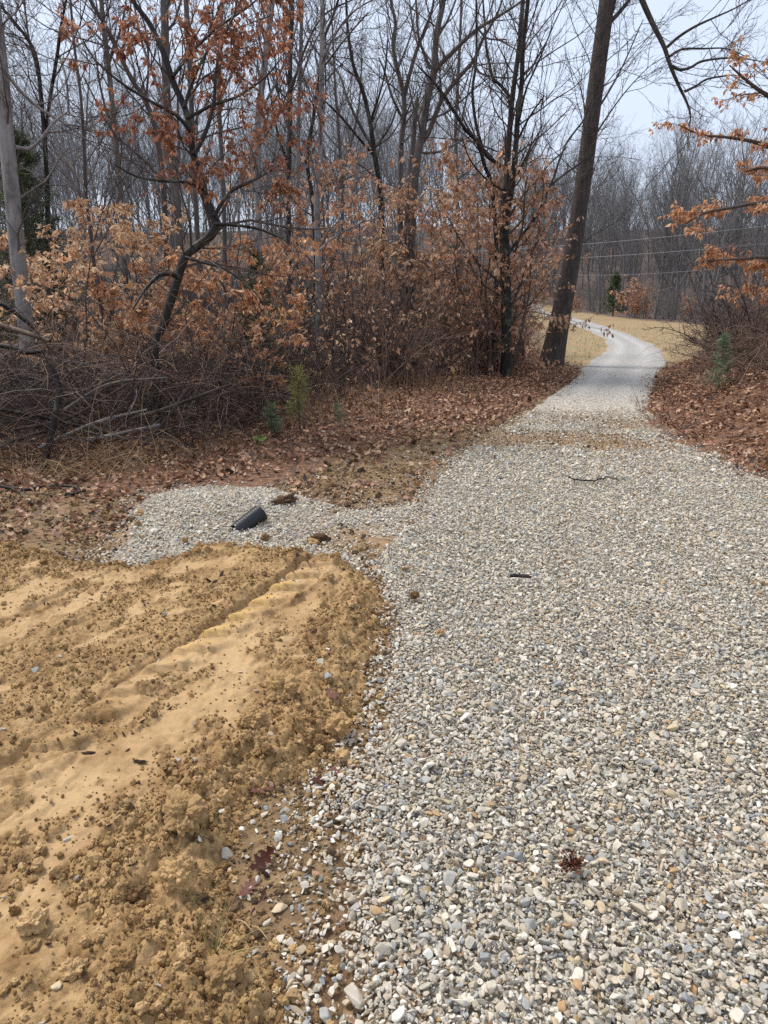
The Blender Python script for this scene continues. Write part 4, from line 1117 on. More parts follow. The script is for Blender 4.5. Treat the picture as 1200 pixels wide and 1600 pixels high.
rw = np.random.default_rng(77)
GW = 'bare trees filling the wood'
near_kinds = [grown_tree('wood_tree', 500 + i, rw.uniform(12, 18), rw.uniform(0.045, 0.095), [B_GREY, B_PALE, B_FAR, B_GREY][i % 4], B_FAR, 'slim bare grey tree standing deep in the crowded wood', 'tree', GW, n1=14, lim=rw.uniform(0.12, 0.35), dense=(6, 5, 2)) for i in range(6)]
FARG = 'bare trees beyond the grass field'
far_kinds = [grown_tree('field_edge_tree', 600 + i, rw.uniform(14, 18), rw.uniform(0.12, 0.2), B_FAR, B_FAR, 'bare grey tree in the tree line beyond the grass field', 'tree', FARG, n1=18, lim=0.16, dense=(7, 5, 2)) for i in range(5)]


def place(kinds, spots, sc=(0.8, 1.15), rng=rw, **kw):
    for i, (x, y) in enumerate(spots):
        k = kinds[i % len(kinds)]; s = rng.uniform(*sc)
        if i < len(kinds):
            k.location = (x, y, float(H(x, y)) - 0.05); k.rotation_euler = (rng.normal(0, .05), rng.normal(0, .05), rng.uniform(0, 6.28)); k.scale = (s,) * 3
        else:
            c = copy_thing(k, (x, y, float(H(x, y)) - 0.05), 0, s, **kw)
            c.rotation_euler = (rng.normal(0, .05), rng.normal(0, .05), rng.uniform(0, 6.28))


def spaced(n, fx, mind, rng):
    out = []
    for _ in range(n * 60):
        p = fx(rng)
        if p is None: continue
        if all((p[0] - q[0]) ** 2 + (p[1] - q[1]) ** 2 > mind(p) ** 2 for q in out): out.append(p)
        if len(out) >= n: break
    return out


def wood_spot(rng):
    y = 30 + 60 * rng.uniform() ** 1.05
    u = rng.uniform(-420, 850)
    x = (u - 600) / FPX * y
    if sdist(np.array([x]), np.array([y]), FIELD)[0] > -2.0: return None
    return (x, y)


place(near_kinds, spaced(100, wood_spot, lambda p: 0.8 + 0.02 * p[1], rw), (0.5, 0.95))


def far_spot(rng):
    u = rng.uniform(790, 1330)
    edge = float(np.interp(u, [790, 830, 900, 950, 1000, 1050, 1090, 1330], [93, 88, 79, 66, 56, 50, 45, 38]))
    y = edge + 70 * rng.uniform() ** 1.6
    return ((u - 600) / FPX * y, y)


place(far_kinds, spaced(150, far_spot, lambda p: 1.6, rw), (0.55, 0.84))

# the hillside wood far behind, one mass
def join_tree(root, sx=1.0):
    V, F, n = [], [], 0
    for o in children_of[root.name]:
        me = o.data; v = np.empty(len(me.vertices) * 3); me.vertices.foreach_get('co', v); v = v.reshape(-1, 3)
        f = np.array([tuple(p.vertices) for p in me.polygons if len(p.vertices) == 4], np.int32)
        V.append(v); F.append(f + n); n += len(v)
    return mesh_np('far_tree', np.concatenate(V), [np.concatenate(F)], [B_FAR])


rh = np.random.default_rng(78)
hp = []
while len(hp) < 500:
    u = rh.uniform(-700, 1500); y = 62 + 85 * rh.uniform()
    if u > 840 and y < 95: continue
    x = (u - 600) / FPX * y
    if sdist(np.array([x]), np.array([y]), FIELD)[0] > -3: continue
    hp.append((x, y))
hp = np.array(hp)
hs = rh.uniform(0.65, 1.0, len(hp))
scatter('hillside_wood', np.column_stack([hp, H(hp[:, 0], hp[:, 1]) - 0.1]), np.column_stack([0 * hs, 0 * hs, rh.uniform(0, 6.28, len(hp))]), np.repeat(hs[:, None], 3, 1), rh.integers(0, 4, len(hp)),
        protos('far_tree_kind', [join_tree(k) for k in (far_kinds[0], far_kinds[1], near_kinds[0], near_kinds[2])]), 'bare grey wood covering the far hillside', 'wood')

# ================================================================== BEECH SAPLINGS, SHRUBS, EVERGREENS
def sapling(name, seed, h, r0, leafm, label, group, per=5, size=0.08, n1=16, sprl=0.34, lean=0.1, keep=1.0, cat='sapling', barkm=None, droop=0.9):
    rng = np.random.default_rng(seed)
    k = 9
    zz = np.linspace(-0.15, h, k)
    wob = np.cumsum(rng.normal(0, 0.022 * h, (k, 2)), 0) * np.linspace(0, 1, k)[:, None] + np.linspace(0, 1, k)[:, None] * rng.normal(0, lean * h, 2)
    tr = resample(np.concatenate([wob, zz[:, None], (r0 * (1 - 0.85 * np.linspace(0, 1, k)))[:, None]], 1), 22)
    root = obj(name, None, label=label, cat=cat, group=group)
    V, F = tubes(tr[None, :, :3], tr[None, :, 3], 6)
    child(root, 'trunk', mesh_np('trunk', V, F, [barkm or B_BROWN]))
    l1 = sprout(tr[None, :, :3], tr[None, :, 3], n1, 0.10, 0.98, 68, 12, h * sprl, 0.3, 0.5, 0.005, 8, 0.11, 0.02, rng, flat=0.55)
    l2 = sprout(*l1, 6, 0.2, 1, 42, 12, 0.45 * path_len(l1[0]), 0.3, 0.6, 0.0035, 5, 0.14, 0.0, rng, flat=0.6)
    l3 = sprout(*l2, 3, 0.2, 1, 40, 12, 0.5 * path_len(l2[0]), 0.3, 0.7, 0.0025, 4, 0.14, -0.02, rng, flat=0.6)
    g = Geo()
    for (a, b), q in ((l1, 4), (l2, 3), (l3, 3)):
        V, F = tubes(a, b, q); g.add(V, F)
    child(root, 'twigs', g.build('twigs', [B_TWIG]), kind='stuff')
    tw = l3[0][rng.uniform(size=len(l3[0])) < keep]
    V, F, r = leaves_on(tw, rng, per, size, droop)
    child(root, 'leaves', mesh_np('leaves', V, F, [leafm], True, {'rnd': r}), kind='stuff')
    return root


def at_px(u, d): return ((u - 600) / FPX * d, d)


rb = np.random.default_rng(88)
g1 = 'pale leaved beech saplings in the left wood'
pale_kinds = [sapling('beech_sapling', 700 + i, rb.uniform(2.3, 3.0), 0.02, L_PALE, 'slender beech sapling in layers of pale dead leaves behind the brush', g1, per=5, size=0.078, keep=0.75) for i in range(3)]
place(pale_kinds, [at_px(u, d) for u, d in [(60, 10.5), (110, 12), (160, 11.2), (205, 12.5), (20, 13), (240, 13.5), (85, 14), (180, 15), (130, 9.8), (225, 10.6), (300, 12.5)]], (0.85, 1.15), rb)
g2 = 'orange leaved beech saplings around the crooked trunk'
or_kinds = [sapling('beech_sapling', 710 + i, rb.uniform(2.0, 2.8), 0.02, L_ORANGE, 'leafy beech sapling in coppery orange behind the brush pile', g2, per=4, size=0.08, keep=0.75) for i in range(3)]
place(or_kinds, [at_px(u, d) for u, d in [(335, 9.8), (385, 10.6), (425, 9.8), (280, 10.6), (355, 11.8), (440, 11.8), (318, 9.3)]], (0.8, 1.1), rb)
g3 = 'beech saplings standing among the thicket stems'
mid_kinds = [sapling('beech_sapling', 720 + i, rb.uniform(3.4, 4.4), 0.028, [L_ORANGE, L_PALE, L_PINK][i], 'tall thin beech sapling with dull tan leaves among thicket stems', g3, per=4, size=0.10, keep=0.7) for i in range(3)]
place(mid_kinds, [at_px(u, d) for u, d in [(525, 15.5), (560, 16), (600, 17), (545, 18), (720, 16.5), (500, 17), (690, 18), (650, 17.5), (470, 15), (745, 17), (620, 19), (580, 20)]], (0.8, 1.1), rb)
g4 = 'brown leaved beeches beside the twin stemmed tree'
br_kinds = [sapling('beech_sapling', 730 + i, rb.uniform(3.6, 4.4), 0.03, L_PINK, 'bushy beech sapling thick with pinkish brown leaves by the twin stems', g4, per=4, size=0.10, sprl=0.40, keep=0.7) for i in range(3)]
place(br_kinds, [at_px(u, d) for u, d in [(765, 15.6), (792, 15.1), (775, 16.8), (740, 16.2), (800, 17.8), (715, 16.8), (690, 16.2), (650, 17)]], (0.85, 1.1), rb)

# the beech on the right bank, its branches reaching in from beyond the frame
ORG = []
hand_tree('bank_beech', 'beech on the right bank reaching orange sprays over the drive', 'tree',
          WP([(1268, 560, 12), (1262, 440, 11), (1255, 300, 10), (1250, 150, 9), (1246, 0, 7), (1240, -160, 5)], 9.8, 0.3, 40, True),
          [WP([(1256, 330, 4), (1225, 318, 3.4), (1180, 318, 2.8), (1140, 325, 2.2), (1100, 333, 1.6), (1072, 350, 0.8)], 9.8, -0.6, 26),
           WP([(1258, 420, 4), (1225, 405, 3.2), (1190, 402, 2.5), (1150, 405, 1.8), (1105, 407, 0.8)], 9.8, -0.9, 26),
           WP([(1252, 255, 4), (1215, 235, 3.4), (1180, 222, 2.6), (1140, 215, 2), (1095, 210, 1.4), (1060, 195, 0.7)], 9.9, 0.2, 26),
           WP([(1252, 200, 4), (1215, 160, 3.4), (1185, 140, 2.6), (1160, 120, 1.8), (1140, 102, 0.9)], 9.9, -0.3, 26),
           WP([(1254, 280, 3.4), (1220, 268, 3), (1190, 262, 2.2), (1165, 268, 1.4)], 9.8, 0.5, 26),
           WP([(1258, 470, 3.4), (1230, 450, 2.8), (1205, 445, 2.0), (1178, 450, 1.2)], 9.7, -0.5, 26)],
          60, B_BROWN, B_BROWN, [dict(n=6, len=0.42, ang=48, rr=0.5, P=6, wig=0.12, trop=0.0, t0=0.12, flat=0.75), dict(n=5, len=0.5, ang=42, rr=0.6, P=5, wig=0.15, trop=0.0, flat=0.6), dict(n=3, len=0.55, ang=40, rr=0.7, P=4, wig=0.15, trop=-0.03, flat=0.5)],
          (0.004, 0.003, 0.0025), [dict(mat=L_ORANGE, per=6, size=0.056, z1=3.4, keep=0.9), dict(mat=L_ORANGE, per=4, size=0.052, z0=3.4, keep=0.95)])


def shrub(name, seed, h, nst, mat, label, group, spread=0.35, dense=(7, 5, 3), leaves=None, cat='shrub', arch=0.0):
    rng = np.random.default_rng(seed)
    d = rng.normal(size=(nst, 3)); d[:, 2] = np.abs(d[:, 2]) + 1.6; d[:, :2] *= spread * 2
    d /= np.linalg.norm(d, axis=1, keepdims=True)
    base = np.concatenate([rng.normal(0, 0.12, (nst, 2)), np.full((nst, 1), -0.08)], 1)
    L = h * rng.uniform(0.55, 1.1, nst)
    Pn = 9
    pts = np.empty((nst, Pn, 3)); pts[:, 0] = base
    for k in range(1, Pn):
        d = d + rng.normal(0, 0.09, d.shape); d[:, 2] -= arch
        d /= np.linalg.norm(d, axis=1, keepdims=True)
        pts[:, k] = pts[:, k - 1] + d * (L / (Pn - 1))[:, None]
    rad = np.linspace(1, 0.35, Pn)[None] * (0.007 + 0.003 * h * rng.uniform(0.5, 1, nst))[:, None]
    root = obj(name, None, label=label, cat=cat, group=group)
    V, F = tubes(pts, rad, 5)
    child(root, 'stems', mesh_np('stems', V, F, [mat]))
    l1 = sprout(pts, rad, dense[0], 0.15, 1, 42, 14, h * 0.33, 0.35, 0.6, 0.004, 6, 0.16, 0.03, rng)
    l2 = sprout(*l1, dense[1], 0.15, 1, 42, 14, 0.5 * path_len(l1[0]), 0.35, 0.7, 0.003, 4, 0.18, 0.02, rng)
    g = Geo()
    for a, b in (l1, l2):
        V, F = tubes(a, b, 3); g.add(V, F)
    child(root, 'twigs', g.build('twigs', [mat]), kind='stuff')
    if leaves:
        tw = l2[0][rng.uniform(size=len(l2[0])) < leaves.get('keep', 1)]
        V, F, r = leaves_on(tw, rng, leaves['per'], leaves['size'])
        child(root, 'leaves', mesh_np('leaves', V, F, [leaves['mat']], True, {'rnd': r}), kind='stuff')
    return root


gt = 'bare shrubs of the thicket beside the drive'
th_kinds = [shrub('thicket_shrub', 800 + i, rb.uniform(2.2, 3.2), 9, [B_RED, B_TWIG, B_RED, B_BRUSH][i], 'dense twiggy shrub with a few dead leaves in the thicket', gt, 0.30, (6, 4, 0), dict(mat=[L_PINK, L_PALE][i % 2], per=3, size=0.08, keep=0.16)) for i in range(4)]
EDGE_T = [(470, 11.3), (520, 11.8), (570, 12.5), (640, 13.6), (700, 14.6), (760, 15.6), (810, 16.6), (850, 17.2)]


def th_spot(rng):
    u = rng.uniform(440, 812)
    d0 = float(np.interp(u, [a for a, _ in EDGE_T], [b for _, b in EDGE_T]))
    return at_px(u, d0 + 5.5 * rng.uniform() ** 1.3)


place(th_kinds, spaced(56, th_spot, lambda p: 0.42, rb), (0.6, 1.15), rb)
gi = 'bare shrubs in the shade of the left wood'
in_kinds = [shrub('wood_shrub', 810 + i, rb.uniform(1.8, 2.6), 8, [B_TWIG, B_BRUSH, B_GREY][i], 'grey twiggy undergrowth shrub deep in the left wood', gi, 0.35, (7, 5, 0)) for i in range(3)]


def in_spot(rng):
    u = rng.uniform(-60, 840); d = 12.5 + 26 * rng.uniform() ** 1.2
    if u > 440 and d < 17: return None
    x, y = at_px(u, d)
    if sdist(np.array([x]), np.array([y]), FIELD)[0] > -1.0: return None
    return (x, y)


place(in_kinds, spaced(80, in_spot, lambda p: 0.8, rb), (0.8, 1.5), rb)
bp = []
while len(bp) < 560:
    u = rb.uniform(-600, 860); d = 30 + 80 * rb.uniform() ** 1.2
    x, y = at_px(u, d)
    if sdist(np.array([x]), np.array([y]), FIELD)[0] > -1.5: continue
    bp.append((x, y))
bp = np.array(bp); bs = rb.uniform(0.9, 2.0, len(bp))
scatter('hillside_undergrowth', np.column_stack([bp, H(bp[:, 0], bp[:, 1]) - 0.05]), np.column_stack([0 * bs, 0 * bs, rb.uniform(0, 6.28, len(bp))]), np.repeat(bs[:, None], 3, 1), rb.integers(0, 3, len(bp)),
        protos('undergrowth_kind', [join_tree(k) for k in in_kinds]), 'grey brown undergrowth massed deep in the wood', 'undergrowth')
gb = 'dark bare bushes on the right bank'
bk_kinds = [shrub('bank_bush', 820 + i, rb.uniform(1.0, 1.35), 11, [B_RED, B_BRUSH, B_RED][i], 'dense dark bare bush on the leafy bank right of the drive', gb, 0.5, (8, 6, 0), arch=0.05) for i in range(3)]


def bk_spot(rng):
    d = rng.uniform(9.6, 21); x = float(np.interp(d, BANKLINE[:, 1], BANKLINE[:, 0])) + 0.45 + 5.5 * rng.uniform()
    if d > 10.6 and 600 + x / d * FPX < 1098: return None
    if d < 12.5 and x < float(np.interp(d, [9.6, 12.5], [5.0, 5.1])): return None
    return (x, d)


place(bk_kinds, spaced(85, bk_spot, lambda p: 0.42, rb), (0.8, 1.6), rb)
ge = 'dark undergrowth bushes along the far field edge'
fe_kinds = [shrub('field_edge_bush', 830 + i, 3.2, 10, B_FAR, 'grey brown bush at the foot of the far tree line', ge, 0.4, (6, 4, 0)) for i in range(2)]


def fe_spot(rng):
    u = rng.uniform(800, 1300)
    edge = float(np.interp(u, [790, 830, 900, 950, 1000, 1050, 1090, 1330], [92, 87, 77, 64, 54, 48, 43, 34]))
    return at_px(u, edge + 14 * rng.uniform() ** 2)


place(fe_kinds, spaced(75, fe_spot, lambda p: 1.0, rb), (0.7, 1.4), rb)
sh = shrub('leafy_bush', 841, 2.4, 12, B_FAR, 'rounded bush holding pinkish brown leaves at the far field edge', None, 0.5, (8, 5, 0), dict(mat=L_PINK, per=3, size=0.16))
x, y = at_px(978, 57.5); sh.location = (x, y, float(H(x, y))); sh.scale = (1.25, 1.25, 1.15)
for u, d, s in [(1060, 51, 0.7), (880, 76, 0.8)]:
    x, y = at_px(u, d); copy_thing(sh, (x, y, float(H(x, y))), 1.0, s, 'small pinkish leaf bush at the %s of the far field' % ('right end' if u > 1000 else 'left end'))


def evergreen(name, seed, h, wd, leafm, label, cat, nb=60, needle=0.07, per=14, droop=0.1, open_=0.0, nw=0.10, z0=0.08, group=None, up=0.25):
    rng = np.random.default_rng(seed)
    zz = np.linspace(-0.1, h, 8)
    tr = resample(np.concatenate([rng.normal(0, 0.008 * h, (8, 2)), zz[:, None], (0.02 * h * (1 - 0.9 * np.linspace(0, 1, 8)))[:, None]], 1), 14)
    root = obj(name, None, label=label, cat=cat, group=group)
    V, F = tubes(tr[None, :, :3], tr[None, :, 3], 6)
    child(root, 'trunk', mesh_np('trunk', V, F, [B_BROWN]))
    t = z0 + (1 - z0) * np.linspace(0, 0.98, nb) ** 1.0
    az = rng.uniform(0, 6.283, nb)
    L = wd * 0.5 * (1 - t) ** 0.75 * rng.uniform(0.65, 1.15, nb) + 0.03 * h
    Pn = 6
    pts = np.empty((nb, Pn, 3)); pts[:, 0] = np.stack([0 * t, 0 * t, t * h], 1)
    d = np.stack([np.cos(az), np.sin(az), np.full(nb, up) + 0.5 * t], 1); d /= np.linalg.norm(d, axis=1, keepdims=True)
    for k in range(1, Pn):
        d = d + rng.normal(0, 0.08, d.shape); d[:, 2] += 0.05
        d /= np.linalg.norm(d, axis=1, keepdims=True)
        pts[:, k] = pts[:, k - 1] + d * (L / (Pn - 1))[:, None]
    rad = np.linspace(1, 0.4, Pn)[None] * (0.006 * h * (1 - 0.7 * t))[:, None]
    l2 = sprout(pts, rad, 5, 0.2, 1, 45, 12, 0.42 * path_len(pts), 0.3, 0.6, 0.0015, 4, 0.12, 0.04, rng)
    g = Geo(); V, F = tubes(pts, rad, 4); g.add(V, F); V, F = tubes(*l2, 3); g.add(V, F)
    child(root, 'branches', g.build('branches', [B_BROWN]), kind='stuff')
    tw = l2[0]; N = len(tw)
    pi = np.repeat(np.arange(N), per)
    s_ = rng.uniform(0.05, 0.999, len(pi)) * 3; i = s_.astype(int); f = (s_ - i)[:, None]
    p = tw[pi, i] * (1 - f) + tw[pi, i + 1] * f
    dd = tw[pi, i + 1] - tw[pi, i]; dd /= np.linalg.norm(dd, axis=1, keepdims=True) + 1e-9
    ax = dd * 0.8 + 0.75 * rng.normal(size=p.shape); ax[:, 2] -= droop
    V, F, r = leaf_quads(p, ax, needle * rng.uniform(0.6, 1.3, len(p)), rng, width=nw, fold=0.02)
    child(root, 'needles', mesh_np('needles', V, F, [leafm], True, {'rnd': r}), kind='stuff')
    return root


def put(o, u, d, rz=0.0):
    x, y = at_px(u, d); o.location = (x, y, float(H(x, y)) - 0.03); o.rotation_euler = (0, 0, rz)


put(evergreen('cedar_tree', 901, 4.3, 2.4, L_CEDAR, 'dark green cedar half hidden behind the pale left trunk', 'tree', 150, 0.10, 22, nw=0.06), 80, 13.2)
put(evergreen('cedar_tree', 902, 3.0, 1.5, L_CEDAR, 'dim cedar cut off by the left edge of the picture', 'tree', 90, 0.10, 18, nw=0.06), -14, 11.5)
put(evergreen('cedar_tree', 903, 2.3, 1.25, L_CEDAR, 'narrow green cedar among the orange leaves left of centre', 'tree', 90, 0.07, 20, nw=0.05), 414, 10.9)
put(evergreen('cedar_tree', 904, 3.4, 2.0, L_CEDAR, 'small dark cedar at the far edge of the field', 'tree', 60, 0.25, 8), 945, 62)
put(evergreen('pine_seedling', 905, 0.75, 0.5, L_PINE, 'blue green young pine on the right bank by the dark bushes', 'seedling', 20, 0.11, 10, nw=0.035, up=0.6), 1118, 10.3)
put(evergreen('pine_seedling', 906, 0.78, 0.30, L_LIME, 'tall yellow green pine seedling at the left wood edge', 'seedling', 14, 0.13, 7, nw=0.024, up=1.0, z0=0.35), 468, 8.3)
put(evergreen('pine_seedling', 907, 0.38, 0.28, L_PINE, 'low green pine seedling left of the yellow green one', 'seedling', 14, 0.09, 9, nw=0.035, up=0.6), 423, 8.4)
put(evergreen('pine_seedling', 908, 0.30, 0.20, L_PINE, 'tiny green pine seedling in leaf litter right of the yellow green one', 'seedling', 10, 0.07, 6, nw=0.03, up=0.6), 527, 9.2)
x, y = G(404, 698)
rq = np.random.default_rng(910)
sp_root = obj('sprout', None, loc=(x, y, float(H(x, y))), label='pale green leafy sprout at the edge of the leaf litter', cat='seedling')
st = np.array([[[0, 0, -0.03], [0.004, 0, 0.05], [0.0, 0.005, 0.11]]])
V, F = tubes(st, np.array([[0.004, 0.003, 0.002]]), 5); child(sp_root, 'stem', mesh_np('stem', V, F, [L_SPROUT]))
for k in range(7):
    a = k * 0.9 + 0.3
    V, F, r = leaf_quads(np.array([[0, 0, 0.07 + 0.006 * k]]), np.array([[math.cos(a), math.sin(a), 0.35]]), np.array([0.10]), rq, width=0.22)
    child(sp_root, 'leaf', mesh_np('leaf', V, F, [L_SPROUT], True, {'rnd': r}))

# ================================================================== BRUSH PILE, BRAMBLES, DEAD GRASS
def canes(name, spots, rng, rise, length, mat, label, cat, r=0.004, Pn=8, droop=0.28, side=3, wig=0.16):
    N = len(spots)
    sx = np.array([p[0] for p in spots]); sy = np.array([p[1] for p in spots]); sz_ = H(sx, sy) + np.array([p[2] for p in spots])
    d = rng.normal(size=(N, 3)); d[:, 2] = np.abs(d[:, 2]) * 0.5 + rise; d /= np.linalg.norm(d, axis=1, keepdims=True)
    L = length * np.exp(0.35 * rng.normal(size=N))
    pts = np.empty((N, Pn, 3)); pts[:, 0] = np.stack([sx, sy, sz_], 1)
    for k in range(1, Pn):
        d = d + rng.normal(0, wig, d.shape); d[:, 2] -= droop * k / Pn
        d /= np.linalg.norm(d, axis=1, keepdims=True)
        pts[:, k] = pts[:, k - 1] + d * (L / (Pn - 1))[:, None]
        gz = H(pts[:, k, 0], pts[:, k, 1]) + 0.02
        pts[:, k, 2] = np.maximum(pts[:, k, 2], gz)
    rad = r * np.exp(0.3 * rng.normal(size=N))[:, None] * np.linspace(1, 0.45, Pn)[None]
    V, F = tubes(pts, rad, side)
    return obj(name, mesh_np(name, V, F, [mat]), kind='stuff', label=label, cat=cat)


BR = poly([(-330, 748), (60, 742), (180, 735), (300, 722), (400, 695), (455, 655), (480, 610), (440, 585), (300, 590), (-330, 590)])
rk = np.random.default_rng(930)


def in_poly(pg, n, rng, zf):
    lo, hi = pg.min(0), pg.max(0); out = []
    while len(out) < n:
        X = rng.uniform(lo[0], hi[0], 4000); Y = rng.uniform(lo[1], hi[1], 4000)
        k = sdist(X, Y, pg) > 0
        out += [(a, b, zf(rng)) for a, b in zip(X[k], Y[k])]
    return out[:n]


BRN = poly([(-300, 745), (60, 740), (180, 732), (300, 720), (400, 690), (450, 652), (440, 630), (300, 640), (-300, 660)])
canes('bramble_tangle', in_poly(BRN, 2700, rk, lambda r: 0.75 * r.uniform() ** 1.2), rk, 0.35, 0.9, B_BRUSH, 'tangle of dark dead brambles and cut brush at the wood edge', 'brambles', 0.0042, 9, 0.34)
canes('bramble_tangle', in_poly(BR, 2900, rk, lambda r: 1.1 * r.uniform()), rk, 0.4, 1.0, B_RED, 'purplish brown bramble canes heaped behind the brush pile', 'brambles', 0.0035, 9, 0.3)
BKP = np.array([(4.4, 9.4), (5.2, 9.0), (7.6, 10), (9.8, 15), (10.2, 20), (9.2, 20), (7.4, 17.0), (5.7, 13.2), (4.7, 11.0)])
canes('bank_brambles', in_poly(BKP, 1500, rk, lambda r: 0.4 * r.uniform()), rk, 0.5, 0.9, B_RED, 'fine dark bramble canes massed over the right bank', 'brambles', 0.0035, 8, 0.3)
MIDB = poly([(440, 650), (520, 640), (640, 612), (760, 585), (860, 572), (860, 556), (700, 565), (560, 585), (440, 600)])
canes('undergrowth', in_poly(MIDB, 900, rk, lambda r: 0.1 * r.uniform()), rk, 1.5, 0.8, B_RED, 'low dead stems along the foot of the thicket', 'undergrowth', 0.003, 7, 0.12)


canes('brush_sticks', in_poly(BRN, 170, rk, lambda r: 0.75 * r.uniform()), rk, 0.12, 1.3, B_BRUSH, 'dark cut sticks thrown together in the brush pile', 'sticks', 0.0065, 7, 0.10, 6, 0.09)
canes('brush_sticks', in_poly(BRN, 40, rk, lambda r: 0.2 + 0.7 * r.uniform()), rk, 0.15, 1.0, B_PALE, 'pale weathered sticks thrown on the brush pile', 'sticks', 0.005, 7, 0.10, 6, 0.1)


def stalks(name, spots, rng, h, mat, label, cat, droop=0.12, width=0.006, lean=0.35, bias=(0, 0)):
    """flat dead grass blades: three-segment ribbons"""
    N = len(spots); a = np.array(spots, float)
    base = np.stack([a[:, 0], a[:, 1], H(a[:, 0], a[:, 1]) - 0.01], 1)
    d = np.stack([rng.normal(bias[0], lean, N), rng.normal(bias[1], lean, N), np.ones(N)], 1); d /= np.linalg.norm(d, axis=1, keepdims=True)
    L = h * np.exp(0.35 * rng.normal(size=N)); az = rng.uniform(0, 6.283, N)
    sv = np.stack([np.cos(az), np.sin(az), 0 * az], 1)
    Pn = 5; p = base.copy(); rows = []
    for k in range(Pn):
        wv = sv * (width * (1 - 0.85 * k / (Pn - 1)))
        rows += [p - wv, p + wv]
        d = d.copy(); d[:, 2] -= droop * (k + 1) * 0.7; d += rng.normal(0, 0.05, d.shape); d /= np.linalg.norm(d, axis=1, keepdims=True)
        p = p + d * (L / (Pn - 1))[:, None]
    V = np.stack(rows, 1).reshape(-1, 3)
    b = (np.arange(N) * 2 * Pn)[:, None]
    F = np.concatenate([b + np.array([[2 * k, 2 * k + 1, 2 * k + 3, 2 * k + 2]]) for k in range(Pn - 1)])
    return obj(name, mesh_np(name, V, F, [mat], True, {'rnd': np.repeat(rng.uniform(0, 1, N), 2 * Pn)}), kind='stuff', label=label, cat=cat)


def clump(c, n, s, rng): return [(c[0] + rng.normal(0, s), c[1] + rng.normal(0, s)) for _ in range(n)]


sp_ = []
for u, v, n, s in [(40, 742, 25, 0.16), (110, 745, 35, 0.16), (180, 742, 45, 0.18), (240, 735, 30, 0.14), (10, 735, 25, 0.15), (300, 722, 12, 0.1)]: sp_ += clump(G(u, v), n, s, rk)
stalks('dead_grass', sp_, rk, 0.6, L_STRAW, 'long tan dead grass bent over in front of the brush pile', 'grass', 0.2, 0.0035, 0.6, (-0.7, 0.1))
sp_ = []
for u, v, n, s in [(345, 705, 25, 0.08), (455, 668, 50, 0.14), (480, 662, 60, 0.16), (430, 672, 30, 0.12), (520, 655, 30, 0.2), (560, 640, 50, 0.4), (620, 625, 60, 0.4), (690, 615, 60, 0.4), (590, 650, 40, 0.4)]: sp_ += clump(G(u, v), n, s, rk)
stalks('dead_grass', sp_, rk, 0.38, L_STRAW, 'thin tan grass stalks along the wood edge', 'grass', 0.08, 0.003, 0.25)
sp_ = clump(G(150, 738), 60, 0.22, rk) + clump(G(60, 745), 40, 0.2, rk)
stalks('dead_grass', sp_, rk, 0.7, L_STRAW, 'pale grass stems swept down to the right at the brush foot', 'grass', 0.24, 0.003, 0.35, (0.9, -0.25))
tw_ = [(a, b, 0.01) for a, b in zip(rk.uniform(-4, 6, 1500), rk.uniform(5.5, 15, 1500)) if sdist(np.array([a]), np.array([b]), LIT)[0] > -0.3 or (bank_off(a, b) > -0.2)]
canes('litter_twigs', tw_, rk, 0.02, 0.28, B_BRUSH, 'broken twigs lying among the fallen leaves', 'twigs', 0.003, 5, 0.1, 4, 0.12)
fs = []
while len(fs) < 5000:
    y = 17 + 24 * rk.uniform() ** 1.4; x = y * rk.uniform(0.18, 0.5)
    if sdist(np.array([x]), np.array([y]), FIELD)[0] > 0 and sdist(np.array([x]), np.array([y]), ROAD)[0] < -0.1: fs.append((x, y))
stalks('field_grass', fs, rk, 0.07, leafmat('field_grass_blade', [(0.0, (136, 128, 90)), (0.5, (162, 144, 108)), (1.0, (184, 162, 128))], 0.15), 'short tan winter grass of the field', 'grass', 0.1, 0.010, 0.5)


def stick(name, px, label, cat='branch', mat=None, sides=7, n=16, twigs=0, seed=0, rest=None, group=None):
    """px rows: (u, v, r px, height above the ground point the picture shows there)"""
    rows = []
    for u, v, r, h in px:
        g = G(u, v); rows.append([g[0], g[1], float(H(g[0], g[1])) + h, r * g[1] / FPX])
    p = resample(rows, n); rng = np.random.default_rng(seed)
    p[:, :3] += rng.normal(0, 0.006, (n, 3))
    V, F = tubes(p[None, :, :3], p[None, :, 3], sides)
    g = Geo(); g.add(V, F)
    if twigs:
        a, b = sprout(p[None, :, :3], p[None, :, 3], twigs, 0.2, 1, 40, 10, 0.3 * path_len(p[None, :, :3])[0], 0.3, 0.5, 0.0015, 6, 0.12, 0.0, rng, flat=0.6)
        V, F = tubes(a, b, 4); g.add(V, F)
    return obj(name, g.build(name, [mat or B_BRUSH]), label=label, cat=cat, group=group)


def stick3(name, px, d, dd, label, mat, twigs=3, seed=0, cat='branch'):
    p = world_path(px, d, dd, 22); rng = np.random.default_rng(seed)
    V, F = tubes(p[None, :, :3], p[None, :, 3], 8); g = Geo(); g.add(V, F)
    if twigs:
        a, b = sprout(p[None, :, :3], p[None, :, 3], twigs, 0.2, 1, 40, 10, 0.35 * path_len(p[None, :, :3])[0], 0.3, 0.5, 0.003, 7, 0.14, 0.02, rng)
        V, F = tubes(a, b, 4); g.add(V, F)
    return obj(name, g.build(name, [mat]), label=label, cat=cat)


